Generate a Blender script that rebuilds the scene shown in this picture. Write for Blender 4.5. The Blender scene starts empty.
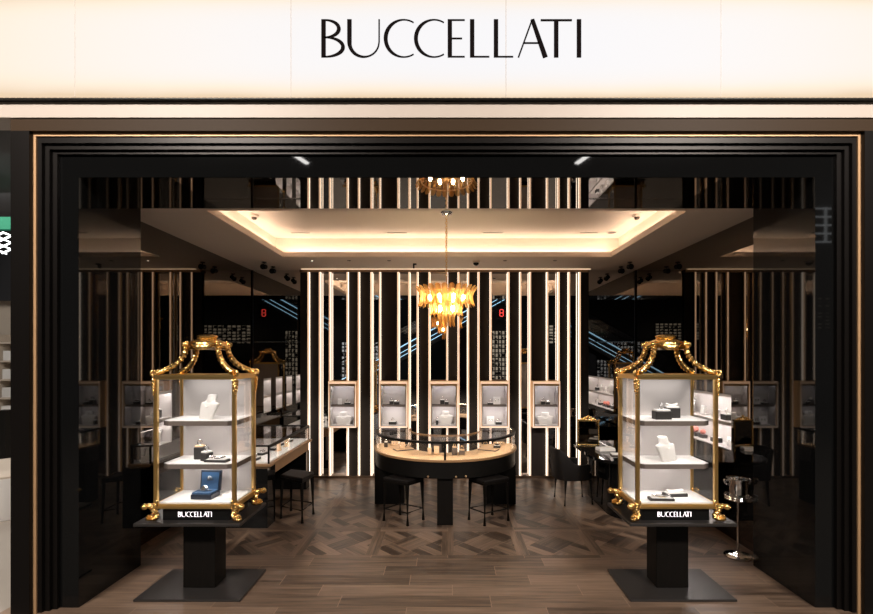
import bpy, bmesh, math, random
from mathutils import Vector, Matrix
PI = math.pi
rnd = random.Random(7)
K = 1.15                     # real-world scale of the layout units used below
S = bpy.context.scene
C = S.collection
F, CX, CY, H = 470.0, 447.0, 356.0, 1.55

# ------------------------------------------------------------------ camera, world, lights, exposure
cam_d = bpy.data.cameras.new('camera')
cam = bpy.data.objects.new('camera', cam_d)
C.objects.link(cam)
cam_d.sensor_width = 36.0
cam_d.lens = 36.0 * F / 873.0
cam_d.shift_x = -(CX - 436.5) / 873.0
cam_d.shift_y = (CY - 307.0) / 873.0
cam_d.clip_start = 0.05
cam.location = (0, 0, H * K)
cam.rotation_euler = (PI / 2, 0, 0)
S.camera = cam

w = bpy.data.worlds.new('world')
S.world = w
w.use_nodes = True
w.node_tree.nodes['Background'].inputs[0].default_value = (0.010, 0.010, 0.012, 1)
w.node_tree.nodes['Background'].inputs[1].default_value = 1.0

S.view_settings.view_transform = 'Standard'
S.view_settings.look = 'None'
S.view_settings.gamma = 1.0
S.view_settings.use_curve_mapping = False
S.view_settings.exposure = 0.0
S.cycles.use_denoising = True
S.cycles.max_bounces = 12
S.cycles.glossy_bounces = 8
S.cycles.transparent_max_bounces = 16
S.cycles.sample_clamp_indirect = 6.0
S.cycles.caustics_reflective = False
S.cycles.caustics_refractive = False


def area(name, loc, rot, sx, sy, power, col):
    d = bpy.data.lights.new(name, 'AREA')
    d.shape = 'RECTANGLE'
    d.size, d.size_y = sx * K, sy * K
    d.energy = power * K * K
    d.color = col
    o = bpy.data.objects.new(name, d)
    C.objects.link(o)
    o.location = Vector(loc) * K
    o.rotation_euler = rot
    return o


# the mall's ceiling lights, in front of the shop and behind the camera
area('mall_light', (-3.2, -1.2, 4.9), (math.radians(25), 0, 0), 1.6, 0.5, 470, (1.0, 0.92, 0.84))
area('mall_light', (3.2, -1.2, 4.9), (math.radians(25), 0, 0), 1.6, 0.5, 470, (1.0, 0.92, 0.84))


# ------------------------------------------------------------------ helpers
def obj(name, bm, mats, parent=None, loc=(0, 0, 0), rotz=0.0, smooth=False):
    """link a bmesh (in layout units) as ONE mesh object"""
    bmesh.ops.recalc_face_normals(bm, faces=bm.faces[:])
    bmesh.ops.scale(bm, vec=(K, K, K), verts=bm.verts[:])
    me = bpy.data.meshes.new(name)
    bm.to_mesh(me)
    bm.free()
    if not isinstance(mats, (list, tuple)):
        mats = [mats]
    for m in mats:
        me.materials.append(m)
    if smooth:
        for p in me.polygons:
            p.use_smooth = True
        try:
            me.set_sharp_from_angle(angle=math.radians(42))
        except Exception:
            pass
    o = bpy.data.objects.new(name, me)
    C.objects.link(o)
    o.location = Vector(loc) * K
    o.rotation_euler = (0, 0, rotz)
    if parent is not None:
        o.parent = parent
    return o


def tag(o, label, cat, group=None):
    o['label'] = label
    o['category'] = cat
    if group:
        o['group'] = group
    return o


def thing(name, label, cat, loc=(0, 0, 0), rotz=0.0, group=None):
    o = bpy.data.objects.new(name, None)
    C.objects.link(o)
    o.empty_display_size = 0.1
    o.location = Vector(loc) * K
    o.rotation_euler = (0, 0, rotz)
    return tag(o, label, cat, group)


def struct(name, bm, mats, smooth=False):
    o = obj(name, bm, mats, smooth=smooth)
    o['kind'] = 'structure'
    return o


def dup(src, parent=None, loc=None, rotz=None):
    o = src.copy()
    C.objects.link(o)
    if parent is not None:
        o.parent = parent
    if loc is not None:
        o.location = Vector(loc) * K
    if rotz is not None:
        o.rotation_euler = (0, 0, rotz)
    return o


def NB():
    return bmesh.new()


def box(bm, x0, x1, y0, y1, z0, z1, mi=0, bev=0.0):
    vs = [bm.verts.new(p) for p in ((x0, y0, z0), (x1, y0, z0), (x1, y1, z0), (x0, y1, z0),
                                    (x0, y0, z1), (x1, y0, z1), (x1, y1, z1), (x0, y1, z1))]
    fs = []
    for q in ((0, 3, 2, 1), (4, 5, 6, 7), (0, 1, 5, 4), (1, 2, 6, 5), (2, 3, 7, 6), (3, 0, 4, 7)):
        f = bm.faces.new([vs[i] for i in q])
        f.material_index = mi
        fs.append(f)
    if bev > 0:
        es = list({e for f in fs for e in f.edges})
        bmesh.ops.bevel(bm, geom=es, offset=bev, segments=2, profile=0.5, affect='EDGES')
    return bm


def obox(bm, c, dx, dy, dz, rot=0.0, tilt=0.0, mi=0, bev=0.0):
    """box centred on c in plan, standing on c.z, turned by rot about z and tilted about its own x"""
    t = NB()
    box(t, -dx / 2, dx / 2, -dy / 2, dy / 2, 0, dz, mi, bev)
    M = Matrix.Translation(Vector(c)) @ Matrix.Rotation(rot, 4, 'Z') @ Matrix.Rotation(tilt, 4, 'X')
    bmesh.ops.transform(t, matrix=M, verts=t.verts[:])
    merge(bm, t)
    return bm


def merge(bm, t):
    me = bpy.data.meshes.new('tmp')
    t.to_mesh(me)
    t.free()
    bm.from_mesh(me)
    bpy.data.meshes.remove(me)


def frame_axes(d):
    d = d.normalized()
    up = Vector((0, 0, 1)) if abs(d.z) < 0.95 else Vector((1, 0, 0))
    a = d.cross(up).normalized()
    b = a.cross(d).normalized()
    return a, b


def tube(bm, pts, radii, seg=10, mi=0, flat=1.0, closed=False):
    pts = [Vector(p) for p in pts]
    n = len(pts)
    if not isinstance(radii, (list, tuple)):
        radii = [radii] * n
    rings = []
    a = None
    for i, p in enumerate(pts):
        if closed:
            d = pts[(i + 1) % n] - pts[i - 1]
        else:
            d = pts[min(i + 1, n - 1)] - pts[max(i - 1, 0)]
        d.normalize()
        if a is None:
            a, b = frame_axes(d)
        else:
            a = (a - d * a.dot(d))
            if a.length < 1e-6:
                a, b = frame_axes(d)
            a.normalize()
            b = d.cross(a)
        r = radii[i]
        rings.append([bm.verts.new(p + a * math.cos(2 * PI * k / seg) * r + b * math.sin(2 * PI * k / seg) * r * flat) for k in range(seg)])
    m = n if closed else n - 1
    for i in range(m):
        A, B = rings[i], rings[(i + 1) % n]
        for k in range(seg):
            f = bm.faces.new((A[k], A[(k + 1) % seg], B[(k + 1) % seg], B[k]))
            f.material_index = mi
    if not closed:
        bm.faces.new(rings[0]).material_index = mi
        bm.faces.new(rings[-1]).material_index = mi
    return bm


def cyl(bm, p0, p1, r0, r1=None, seg=16, mi=0):
    return tube(bm, [p0, p1], [r0, r0 if r1 is None else r1], seg, mi)


def loft(bm, rings, mi=0, cap=True):
    rs = [[bm.verts.new(p) for p in r] for r in rings]
    n = len(rs[0])
    for A, B in zip(rs, rs[1:]):
        for k in range(n):
            f = bm.faces.new((A[k], A[(k + 1) % n], B[(k + 1) % n], B[k]))
            f.material_index = mi
    if cap:
        bm.faces.new(rs[0]).material_index = mi
        bm.faces.new(rs[-1]).material_index = mi
    return bm


def lathe(bm, prof, c=(0, 0, 0), seg=24, sx=1.0, sy=1.0, mi=0, cap=True):
    return loft(bm, [[(c[0] + r * sx * math.cos(2 * PI * k / seg), c[1] + r * sy * math.sin(2 * PI * k / seg), c[2] + z)
                      for k in range(seg)] for r, z in prof], mi, cap)


def ball(bm, c, r, sx=1, sy=1, sz=1, u=12, v=8, mi=0):
    t = NB()
    bmesh.ops.create_uvsphere(t, u_segments=u, v_segments=v, radius=r)
    for f in t.faces:
        f.material_index = mi
    bmesh.ops.transform(t, matrix=Matrix.Translation(Vector(c)) @ Matrix.Diagonal((sx, sy, sz, 1)), verts=t.verts[:])
    merge(bm, t)
    return bm


def prism(bm, poly, z0, z1, mi=0):
    a = [bm.verts.new((x, y, z0)) for x, y in poly]
    b = [bm.verts.new((x, y, z1)) for x, y in poly]
    n = len(poly)
    bm.faces.new(a).material_index = mi
    bm.faces.new(b).material_index = mi
    for k in range(n):
        bm.faces.new((a[k], a[(k + 1) % n], b[(k + 1) % n], b[k])).material_index = mi
    return bm


def arc_slab(bm, cx, cy, r0, r1, a0, a1, z0, z1, n=40, mi=0):
    pts = [(cx + r1 * math.cos(a0 + (a1 - a0) * i / n), cy + r1 * math.sin(a0 + (a1 - a0) * i / n)) for i in range(n + 1)]
    pin = [(cx + r0 * math.cos(a0 + (a1 - a0) * i / n), cy + r0 * math.sin(a0 + (a1 - a0) * i / n)) for i in range(n + 1)]
    rings = []
    for (ox, oy), (ix, iy) in zip(pts, pin):
        rings.append([(ix, iy, z0), (ox, oy, z0), (ox, oy, z1), (ix, iy, z1)])
    return loft(bm, rings, mi)


def bez(P, n=12):
    P = [Vector(p) for p in P]
    out = []
    # Catmull-Rom through the points
    Q = [2 * P[0] - P[1]] + P + [2 * P[-1] - P[-2]]
    for i in range(1, len(Q) - 2):
        for k in range(n):
            t = k / n
            a, b, c, d = Q[i - 1], Q[i], Q[i + 1], Q[i + 2]
            out.append(0.5 * ((2 * b) + (c - a) * t + (2 * a - 5 * b + 4 * c - d) * t * t + (3 * b - a - 3 * c + d) * t ** 3))
    out.append(P[-1])
    return out


# ------------------------------------------------------------------ materials
def mat(name, base=(0.5, 0.5, 0.5), rough=0.5, metal=0.0, ior=1.5, emit=None, strength=0.0, coat=0.0, spec=0.5, bump=None, var=None):
    m = bpy.data.materials.new(name)
    m.use_nodes = True
    nt = m.node_tree
    p = nt.nodes['Principled BSDF']
    p.inputs['Base Color'].default_value = (*base, 1)
    p.inputs['Roughness'].default_value = rough
    p.inputs['Metallic'].default_value = metal
    p.inputs['IOR'].default_value = ior
    p.inputs['Specular IOR Level'].default_value = spec
    p.inputs['Coat Weight'].default_value = coat
    if emit:
        p.inputs['Emission Color'].default_value = (*emit, 1)
        p.inputs['Emission Strength'].default_value = strength
    if bump or var:
        tc = nt.nodes.new('ShaderNodeTexCoord')
        mp = nt.nodes.new('ShaderNodeMapping')
        nt.links.new(tc.outputs['Object'], mp.inputs[0])
        nz = nt.nodes.new('ShaderNodeTexNoise')
        nt.links.new(mp.outputs[0], nz.inputs['Vector'])
        sc = (var or bump)[0]
        mp.inputs['Scale'].default_value = sc if isinstance(sc, tuple) else (sc, sc, sc)
        nz.inputs['Scale'].default_value = 1.0
        nz.inputs['Detail'].default_value = 4
        if var:
            mx = nt.nodes.new('ShaderNodeMix')
            mx.data_type = 'RGBA'
            mx.inputs[6].default_value = (*base, 1)
            mx.inputs[7].default_value = (*var[1], 1)
            nt.links.new(nz.outputs['Fac'], mx.inputs[0])
            nt.links.new(mx.outputs[2], p.inputs['Base Color'])
        if bump:
            b = nt.nodes.new('ShaderNodeBump')
            b.inputs['Strength'].default_value = bump[1]
            b.inputs['Distance'].default_value = 0.01
            nt.links.new(nz.outputs['Fac'], b.inputs['Height'])
            nt.links.new(b.outputs[0], p.inputs['Normal'])
    return m


def glass_mat(name, tint=(1, 1, 1), ior=1.45, rough=0.0):
    m = bpy.data.materials.new(name)
    m.use_nodes = True
    nt = m.node_tree
    nt.nodes.clear()
    out = nt.nodes.new('ShaderNodeOutputMaterial')
    mix = nt.nodes.new('ShaderNodeMixShader')
    fr = nt.nodes.new('ShaderNodeFresnel')
    ge = nt.nodes.new('ShaderNodeNewGeometry')
    mi_ = nt.nodes.new('ShaderNodeMix')
    mi_.inputs[2].default_value = ior
    mi_.inputs[3].default_value = 1.0 / ior
    nt.links.new(ge.outputs['Backfacing'], mi_.inputs[0])
    nt.links.new(mi_.outputs[0], fr.inputs[0])
    tr = nt.nodes.new('ShaderNodeBsdfTransparent')
    tr.inputs[0].default_value = (*tint, 1)
    gl = nt.nodes.new('ShaderNodeBsdfGlossy')
    gl.inputs['Roughness'].default_value = rough
    nt.links.new(fr.outputs[0], mix.inputs[0])
    nt.links.new(tr.outputs[0], mix.inputs[1])
    nt.links.new(gl.outputs[0], mix.inputs[2])
    nt.links.new(mix.outputs[0], out.inputs[0])
    return m


def amber_mat():
    m = bpy.data.materials.new('amber_glass')
    m.use_nodes = True
    nt = m.node_tree
    nt.nodes.clear()
    out = nt.nodes.new('ShaderNodeOutputMaterial')
    a = nt.nodes.new('ShaderNodeBsdfTranslucent')
    a.inputs[0].default_value = (0.92, 0.58, 0.22, 1)
    d = nt.nodes.new('ShaderNodeBsdfTransparent')
    d.inputs[0].default_value = (0.95, 0.74, 0.42, 1)
    g = nt.nodes.new('ShaderNodeBsdfGlossy')
    g.inputs[0].default_value = (1, 0.85, 0.6, 1)
    g.inputs['Roughness'].default_value = 0.12
    m1 = nt.nodes.new('ShaderNodeMixShader')
    m1.inputs[0].default_value = 0.42
    m2 = nt.nodes.new('ShaderNodeMixShader')
    m2.inputs[0].default_value = 0.10
    nt.links.new(a.outputs[0], m1.inputs[1])
    nt.links.new(d.outputs[0], m1.inputs[2])
    nt.links.new(m1.outputs[0], m2.inputs[1])
    nt.links.new(g.outputs[0], m2.inputs[2])
    nt.links.new(m2.outputs[0], out.inputs[0])
    return m


def sign_mat():
    """back-lit stone-like sheet: cool white in the middle, cream and blush towards the edges"""
    m = bpy.data.materials.new('backlit_sheet')
    m.use_nodes = True
    nt = m.node_tree
    N, L = nt.nodes, nt.links
    p = N['Principled BSDF']
    p.inputs['Base Color'].default_value = (0.03, 0.03, 0.03, 1)
    p.inputs['Roughness'].default_value = 0.6
    p.inputs['Specular IOR Level'].default_value = 0.1
    tc = N.new('ShaderNodeTexCoord')
    sep = N.new('ShaderNodeSeparateXYZ')
    L.new(tc.outputs['Object'], sep.inputs[0])
    nz = N.new('ShaderNodeTexNoise')
    mp = N.new('ShaderNodeMapping')
    mp.inputs['Scale'].default_value = (1.2, 1, 5)
    L.new(tc.outputs['Object'], mp.inputs[0])
    L.new(mp.outputs[0], nz.inputs['Vector'])
    nz.inputs['Scale'].default_value = 1.0
    nz.inputs['Detail'].default_value = 3

    def mth(op, a, b):
        n = N.new('ShaderNodeMath')
        n.operation = op
        for i, v in enumerate((a, b)):
            if v is None:
                continue
            if isinstance(v, (int, float)):
                n.inputs[i].default_value = v
            else:
                L.new(v, n.inputs[i])
        return n.outputs[0]
    # distance from the sheet's own centre (object origin) vertically, and along its length
    az = mth('MULTIPLY', mth('ABSOLUTE', sep.outputs[2], None), 1 / (0.31 * K))
    az = mth('POWER', az, 5.0)
    zz = mth('MULTIPLY', az, mth('ADD', 0.45, mth('MULTIPLY', nz.outputs['Fac'], 0.9)))
    ramp = N.new('ShaderNodeValToRGB')
    e = ramp.color_ramp.elements
    e[0].position, e[0].color = 0.0, (0.90, 0.89, 0.91, 1)
    e[1].position, e[1].color = 1.0, (0.80, 0.60, 0.40, 1)
    k = ramp.color_ramp.elements.new(0.45)
    k.color = (0.96, 0.82, 0.66, 1)
    ax = mth('MULTIPLY', mth('ABSOLUTE', mth('SUBTRACT', sep.outputs[0], 0.25 * K), None), 1 / (3.0 * K))
    ax = mth('MULTIPLY', mth('POWER', ax, 2.2), 0.42)
    tot = mth('ADD', zz, ax)
    L.new(tot, ramp.inputs[0])
    L.new(ramp.outputs[0], p.inputs['Emission Color'])
    p.inputs['Emission Strength'].default_value = 1.0
    return m


def wood_floor_mat():
    m = bpy.data.materials.new('oak_planks')
    m.use_nodes = True
    nt = m.node_tree
    N, L = nt.nodes, nt.links
    p = N['Principled BSDF']
    at = N.new('ShaderNodeAttribute')
    at.attribute_name = 'tone'
    uv = N.new('ShaderNodeUVMap')
    uv.uv_map = 'grain'
    mp = N.new('ShaderNodeMapping')
    mp.inputs['Scale'].default_value = (2.2, 38, 1)
    L.new(uv.outputs[0], mp.inputs[0])
    nz = N.new('ShaderNodeTexNoise')
    nz.inputs['Scale'].default_value = 1.0
    nz.inputs['Detail'].default_value = 5
    nz.inputs['Roughness'].default_value = 0.6
    L.new(mp.outputs[0], nz.inputs['Vector'])
    r = N.new('ShaderNodeValToRGB')
    e = r.color_ramp.elements
    e[0].position, e[0].color = 0.25, (0.040, 0.025, 0.017, 1)
    e[1].position, e[1].color = 0.80, (0.200, 0.132, 0.090, 1)
    add = N.new('ShaderNodeMath')
    add.operation = 'ADD'
    L.new(nz.outputs['Fac'], add.inputs[0])
    L.new(at.outputs['Fac'], add.inputs[1])
    L.new(add.outputs[0], r.inputs[0])
    L.new(r.outputs[0], p.inputs['Base Color'])
    p.inputs['Roughness'].default_value = 0.36
    b = N.new('ShaderNodeBump')
    b.inputs['Strength'].default_value = 0.15
    b.inputs['Distance'].default_value = 0.004
    L.new(nz.outputs['Fac'], b.inputs['Height'])
    L.new(b.outputs[0], p.inputs['Normal'])
    return m


M = {}
M['black_gloss'] = mat('black_gloss', (0.004, 0.004, 0.004), 0.03, ior=1.38)
M['black_mirror'] = mat('black_mirror', (0.55, 0.52, 0.49), 0.02, metal=1.0)
M['smoked_mirror'] = mat('smoked_mirror', (0.19, 0.172, 0.155), 0.015, metal=1.0)
M['mirror'] = mat('mirror', (0.78, 0.76, 0.74), 0.005, metal=1.0)
M['black_satin'] = mat('black_satin', (0.004, 0.0035, 0.003), 0.40, spec=.25)
M['matt_black'] = mat('matt_black', (0.006, 0.004, 0.004), 0.9, spec=0.05)
M['black_wood'] = mat('black_wood', (0.003, 0.0025, 0.002), 0.45, spec=.15, var=((60, 60, 3), (0.006, 0.0045, 0.0035)))
M['panel_wood'] = mat('panel_wood', (0.009, 0.006, 0.0045), 0.5, spec=.3, var=((90, 90, 2.2), (0.024, 0.016, 0.011)))
M['bronze'] = mat('bronze', (0.19, 0.125, 0.083), 0.40, metal=1.0)
M['bronze_lit'] = mat('bronze_lit', (0.044, 0.026, 0.014), 0.5, spec=.1)  # diffuse brown paints reflected mall light onto the bronze top band
M['brass_satin'] = mat('brass_satin', (0.55, 0.33, 0.17), 0.5, metal=0.45)
M['dark_bronze'] = mat('dark_bronze', (0.010, 0.008, 0.007), 0.36, metal=0.6, spec=.3)
M['brass'] = mat('brass', (0.78, 0.52, 0.27), 0.32, metal=1.0)
M['gilt'] = mat('gilt', (0.88, 0.56, 0.20), 0.24, metal=1.0, bump=(90, 0.35))
M['gilt_bar'] = mat('gilt_bar', (0.84, 0.56, 0.22), 0.30, metal=1.0)
M['chrome'] = mat('chrome', (0.72, 0.70, 0.68), 0.12, metal=1.0)
M['silver'] = mat('silver', (0.8, 0.8, 0.8), 0.2, metal=1.0)
M['ceiling'] = mat('ceiling_paint', (0.80, 0.70, 0.61), 0.8)
M['cove_paint_lit'] = mat('cove_paint_lit', (0.84, 0.74, 0.64), 0.8)  # ceiling paint lightened to put the recess glow into the colour
M['cream_trim'] = mat('cream_trim', (0.50, 0.425, 0.365), 0.5)  # on the band, cream stands in for sign light reflected by metal
M['fabric'] = mat('grey_fabric', (0.56, 0.52, 0.50), 0.9, var=(160, (0.50, 0.465, 0.45)))
M['shelf_edge'] = mat('taupe_leather', (0.13, 0.10, 0.085), 0.6)
M['white_leather'] = mat('white_leather', (0.82, 0.80, 0.78), 0.6)
M['bust_linen'] = mat('bust_linen', (0.60, 0.575, 0.55), 0.75)
M['sand_leather'] = mat('sand_leather', (0.72, 0.50, 0.31), 0.65)
M['dark_leather'] = mat('dark_leather', (0.018, 0.016, 0.015), 0.5)
M['blue_box'] = mat('blue_lacquer', (0.004, 0.010, 0.024), 0.35)
M['blue_satin'] = mat('blue_satin', (0.018, 0.068, 0.155), 0.6)
M['pearl'] = mat('pearl', (0.85, 0.80, 0.75), 0.25)
M['coral'] = mat('coral', (0.70, 0.22, 0.17), 0.5)
M['glass'] = glass_mat('clear_glass')
M['amber'] = amber_mat()
M['sheet'] = sign_mat()
M['oak'] = wood_floor_mat()
M['joint_glare'] = mat('floor_joint_glare', (0.30, 0.21, 0.15), 0.7)  # light tan paints the glare of the plank bevels into the gaps
M['walnut'] = mat('walnut_trim', (0.34, 0.19, 0.085), 0.45, var=((4, 60, 60), (0.22, 0.12, 0.055)))


def led(name, col, s):
    return mat(name, (0.8, 0.8, 0.8), 0.5, emit=col, strength=s)


M['led_warm'] = led('led_warm', (1.0, 0.83, 0.66), 2.4)
M['led_cove'] = led('led_cove', (1.0, 0.80, 0.64), 13.0)
M['led_tan'] = led('led_tan', (1.0, 0.62, 0.38), 0.88)
M['led_tube'] = led('led_tube', (1.0, 0.97, 0.93), 30.0)
M['led_line'] = led('led_line', (1.0, 0.72, 0.46), 0.9)
M['led_case'] = led('led_case', (1.0, 0.95, 0.91), 3.0)
M['led_shelf'] = led('led_shelf', (1.0, 0.93, 0.88), 30.0)
M['led_niche'] = led('led_niche', (1.0, 0.94, 0.94), 25.0)
M['led_side'] = led('led_side', (1.0, 0.94, 0.90), 34.0)
M['led_counter'] = led('led_counter', (1.0, 0.80, 0.56), 30.0)
M['led_white'] = led('led_white', (0.95, 0.98, 1.0), 1.6)
M['letter_lit'] = led('letter_lit', (1.0, 0.88, 0.92), 2.2)
M['bulb'] = led('bulb', (1.0, 0.76, 0.46), 78.0)


def px(x, y, Y):
    """layout point seen at pixel (x, y) when it stands Y in front of the camera"""
    return Vector(((x - CX) / F * Y, Y, H + (CY - y) / F * Y))


# ------------------------------------------------------------------ lettering (shapes, one unit high)
def ribbon(pts, ws):
    L, R = [], []
    n = len(pts)
    for i, (x, y) in enumerate(pts):
        x0, y0 = pts[max(i - 1, 0)]
        x1, y1 = pts[min(i + 1, n - 1)]
        dx, dy = x1 - x0, y1 - y0
        l = math.hypot(dx, dy) or 1
        nx, ny = -dy / l, dx / l
        h = ws[i] / 2
        L.append((x + nx * h, y + ny * h))
        R.append((x - nx * h, y - ny * h))
    return [(L[i], L[i + 1], R[i + 1], R[i]) for i in range(n - 1)]


def rect(x0, x1, y0, y1):
    return [((x0, y0), (x1, y0), (x1, y1), (x0, y1))]


def glyph(ch):
    st, th = 0.115, 0.036
    if ch == 'B':
        q = rect(0, st, 0, 1)
        for cy, ry, rx in ((0.755, 0.227, 0.36), (0.273, 0.255, 0.47)):
            pts, ws = [(0.06, cy + ry)], [th]
            for i in range(25):
                a = PI / 2 - PI * i / 24
                pts.append((0.10 + rx * math.cos(a) ** 1.0 if math.cos(a) > 0 else 0.10, cy + ry * math.sin(a)))
                ws.append(th + 0.062 * max(0, math.cos(a)) ** 1.5)
            pts.append((0.06, cy - ry))
            ws.append(th)
            q += ribbon(pts, ws)
        return q
    if ch == 'U':
        pts, ws = [(st / 2, 1.0), (st / 2, 0.42)], [st, st]
        for i in range(1, 24):
            a = PI + PI * i / 24
            pts.append((0.445 + 0.388 * math.cos(a), 0.40 + 0.385 * math.sin(a)))
            ws.append(st - (st - th) * min(1, i / 14))
        pts += [(0.838, 0.42), (0.838, 1.0)]
        ws += [th, th]
        return ribbon(pts, ws)
    if ch == 'C':
        pts, ws = [], []
        for i in range(33):
            a = math.radians(58 + (302 - 58) * i / 32)
            pts.append((0.54 + 0.48 * math.cos(a), 0.5 + 0.49 * math.sin(a)))
            ws.append(0.030 + 0.075 * max(0, -math.cos(a)) ** 1.3)
        return ribbon(pts, ws)
    if ch == 'E':
        return rect(0, st, 0, 1) + rect(st, 0.45, 1 - th, 1) + rect(st, 0.38, 0.48, 0.48 + th) + rect(st, 0.45, 0, th)
    if ch == 'L':
        return rect(0, st, 0, 1) + rect(st, 0.51, 0, th)
    if ch == 'A':
        return ribbon([(0.02, 0), (0.385, 1.0)], [0.04, 0.04]) + ribbon([(0.385, 1.0), (0.73, 0)], [0.10, 0.125]) + rect(0.16, 0.58, 0.36, 0.36 + th)
    if ch == 'T':
        return rect(0, 0.82, 1 - 0.045, 1) + rect(0.35, 0.35 + st, 0, 1 - 0.045)
    return rect(0, st, 0, 1)


# x of each letter's left edge, in letter heights
WORD = [('B', 0.0), ('U', 0.685), ('C', 1.64), ('C', 2.44), ('E', 3.34), ('L', 3.93), ('L', 4.56), ('A', 5.19), ('T', 5.80), ('I', 6.755)]


def letter_mesh(ch, x0, z0, h, y0, depth):
    bm = NB()
    for q in glyph(ch):
        a = [bm.verts.new((x0 + x * h, y0, z0 + y * h)) for x, y in q]
        b = [bm.verts.new((x0 + x * h, y0 + depth, z0 + y * h)) for x, y in q]
        bm.faces.new(a)
        bm.faces.new(b)
        for k in range(4):
            bm.faces.new((a[k], a[(k + 1) % 4], b[(k + 1) % 4], b[k]))
    return bm


# ================================================================== THE SETTING
YB = 6.03                       # back wall
XL, XR = -2.50, 2.42            # side walls
ZC = 2.65                       # low ceiling

# ---- floor: planks at the entrance, parquet panels behind
def clip(poly, inside, inter):
    out = []
    for i in range(len(poly)):
        a, b = poly[i - 1], poly[i]
        ia, ib = inside(a), inside(b)
        if ia != ib:
            out.append(inter(a, b))
        if ib:
            out.append(b)
    return out


def clip_rect(poly, x0, x1, y0, y1):
    for ax, lim, sgn in ((0, x0, 1), (0, x1, -1), (1, y0, 1), (1, y1, -1)):
        if not poly:
            return poly

        def ins(p):
            return (p[ax] - lim) * sgn >= -1e-9

        def it(a, b):
            t = (lim - a[ax]) / (b[ax] - a[ax])
            return (a[0] + (b[0] - a[0]) * t, a[1] + (b[1] - a[1]) * t)
        poly = clip(poly, ins, it)
    return poly


fb = NB()
tone_l = fb.loops.layers.float_color.new('tone')
uv_l = fb.loops.layers.uv.new('grain')


def plank(poly, ang, tone):
    if len(poly) < 3:
        return
    area2 = abs(sum(poly[i - 1][0] * poly[i][1] - poly[i][0] * poly[i - 1][1] for i in range(len(poly))))
    if area2 < 2e-4:
        return
    cx = sum(p[0] for p in poly) / len(poly)
    cy = sum(p[1] for p in poly) / len(poly)
    pts = []
    for x, y in poly:
        d = math.hypot(x - cx, y - cy)
        k = 1 - 0.0018 / max(d, 0.01)
        pts.append((cx + (x - cx) * k, cy + (y - cy) * k))
    vs = [fb.verts.new((x, y, 0.0)) for x, y in pts]
    f = fb.faces.new(vs)
    ca, sa = math.cos(-ang), math.sin(-ang)
    ou, ov = rnd.uniform(0, 50), rnd.uniform(0, 50)
    for l in f.loops:
        x, y = l.vert.co.x, l.vert.co.y
        l[uv_l].uv = (x * ca - y * sa + ou, x * sa + y * ca + ov)
        l[tone_l] = (tone, tone, tone, 1)
    f.material_index = 0


def quad(x0, x1, y0, y1):
    return [(x0, y0), (x1, y0), (x1, y1), (x0, y1)]


T = 0.592
Y0 = 3.61
for j in range(-1, 5):
    for i in range(-5, 5):
        x0, y0 = i * T + 0.005, Y0 + j * T
        x1, y1 = x0 + T, y0 + T
        if j < 0:
            continue
        b = 0.048
        # frame planks of the panel
        for q, a in ((quad(x0, x1, y0, y0 + b), 0), (quad(x0, x1, y1 - b, y1), 0),
                     (quad(x0, x0 + b, y0 + b, y1 - b), PI / 2), (quad(x1 - b, x1, y0 + b, y1 - b), PI / 2)):
            q = clip_rect(q, XL, XR, Y0, YB)
            plank(q, a, rnd.uniform(-0.16, 0.20))
        cx, cy = (x0 + x1) / 2, (y0 + y1) / 2
        c = (T - 2 * b) / math.sqrt(2) / 1.5
        for u in range(-3, 4):
            for v in range(-3, 4):
                along = (u + v) % 2 == 0
                n = 3
                for s in range(n):
                    if along:
                        r = quad((u - .5) * c, (u + .5) * c, (v - .5 + s / n) * c, (v - .5 + (s + 1) / n) * c)
                    else:
                        r = quad((u - .5 + s / n) * c, (u - .5 + (s + 1) / n) * c, (v - .5) * c, (v + .5) * c)
                    k = math.sqrt(0.5)
                    r = [(cx + (x - y) * k, cy + (x + y) * k) for x, y in r]
                    r = clip_rect(r, x0 + b, x1 - b, y0 + b, y1 - b)
                    r = clip_rect(r, XL, XR, Y0, YB) if r else r
                    plank(r, PI / 4 + (0 if along else PI / 2), rnd.uniform(-0.34, 0.24))
rows = 6
for r in range(rows):
    y1 = Y0 - r * 0.142
    y0 = y1 - 0.142
    x = -3.4 + (r % 3) * 0.31 - rnd.uniform(0, 0.25)
    while x < 2.9:
        L_ = rnd.uniform(0.78, 0.98)
        q = clip_rect(quad(x, x + L_, y0, y1), -2.5, 2.5, 2.0, 9)
        plank(q, 0, rnd.uniform(-0.16, 0.20))
        x += L_
# solid ground under the boards
for (x0, x1, y0, y1) in ((-2.7, 2.62, 2.76, 6.1),):
    t = NB()
    box(t, x0, x1, y0, y1, -0.08, -0.0012, 1)
    merge(fb, t)
struct('floor', fb, [M['oak'], M['joint_glare']])

M['mall_stone_dim'] = mat('mall_stone_dim', (0.11, 0.095, 0.08), 0.25, var=(1.5, (0.085, 0.075, 0.065)))  # beige stone darkened so its reflection in the mirrors stays dark
M['pale_stone'] = mat('pale_stone', (0.50, 0.44, 0.38), 0.25, var=(1.5, (0.42, 0.37, 0.32)))
bm = NB()
box(bm, -12, 12, -14, 2.76, -0.08, -0.002)
struct('floor_mall', bm, M['mall_stone_dim'])
bm = NB()
box(bm, -12, -2.7, 2.76, 9.5, -0.08, -0.002)
struct('floor_neighbour', bm, M['pale_stone'])

# ---- black glass front mirror ceiling, soffit with cove, cove recess
bm = NB()
box(bm, -1.70, 1.70, 2.90, 3.505, ZC, ZC + 0.06)
struct('ceiling_entrance', bm, M['black_mirror'])
for s_, nm in ((-1, 'left'), (1, 'right')):
    bm = NB()
    xa, xb = sorted((s_ * 1.701, s_ * 2.62))
    box(bm, xa, xb, 2.90, 3.505, ZC, ZC + 0.06)
    struct('ceiling_entrance_' + nm, bm, M['black_gloss'])

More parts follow.
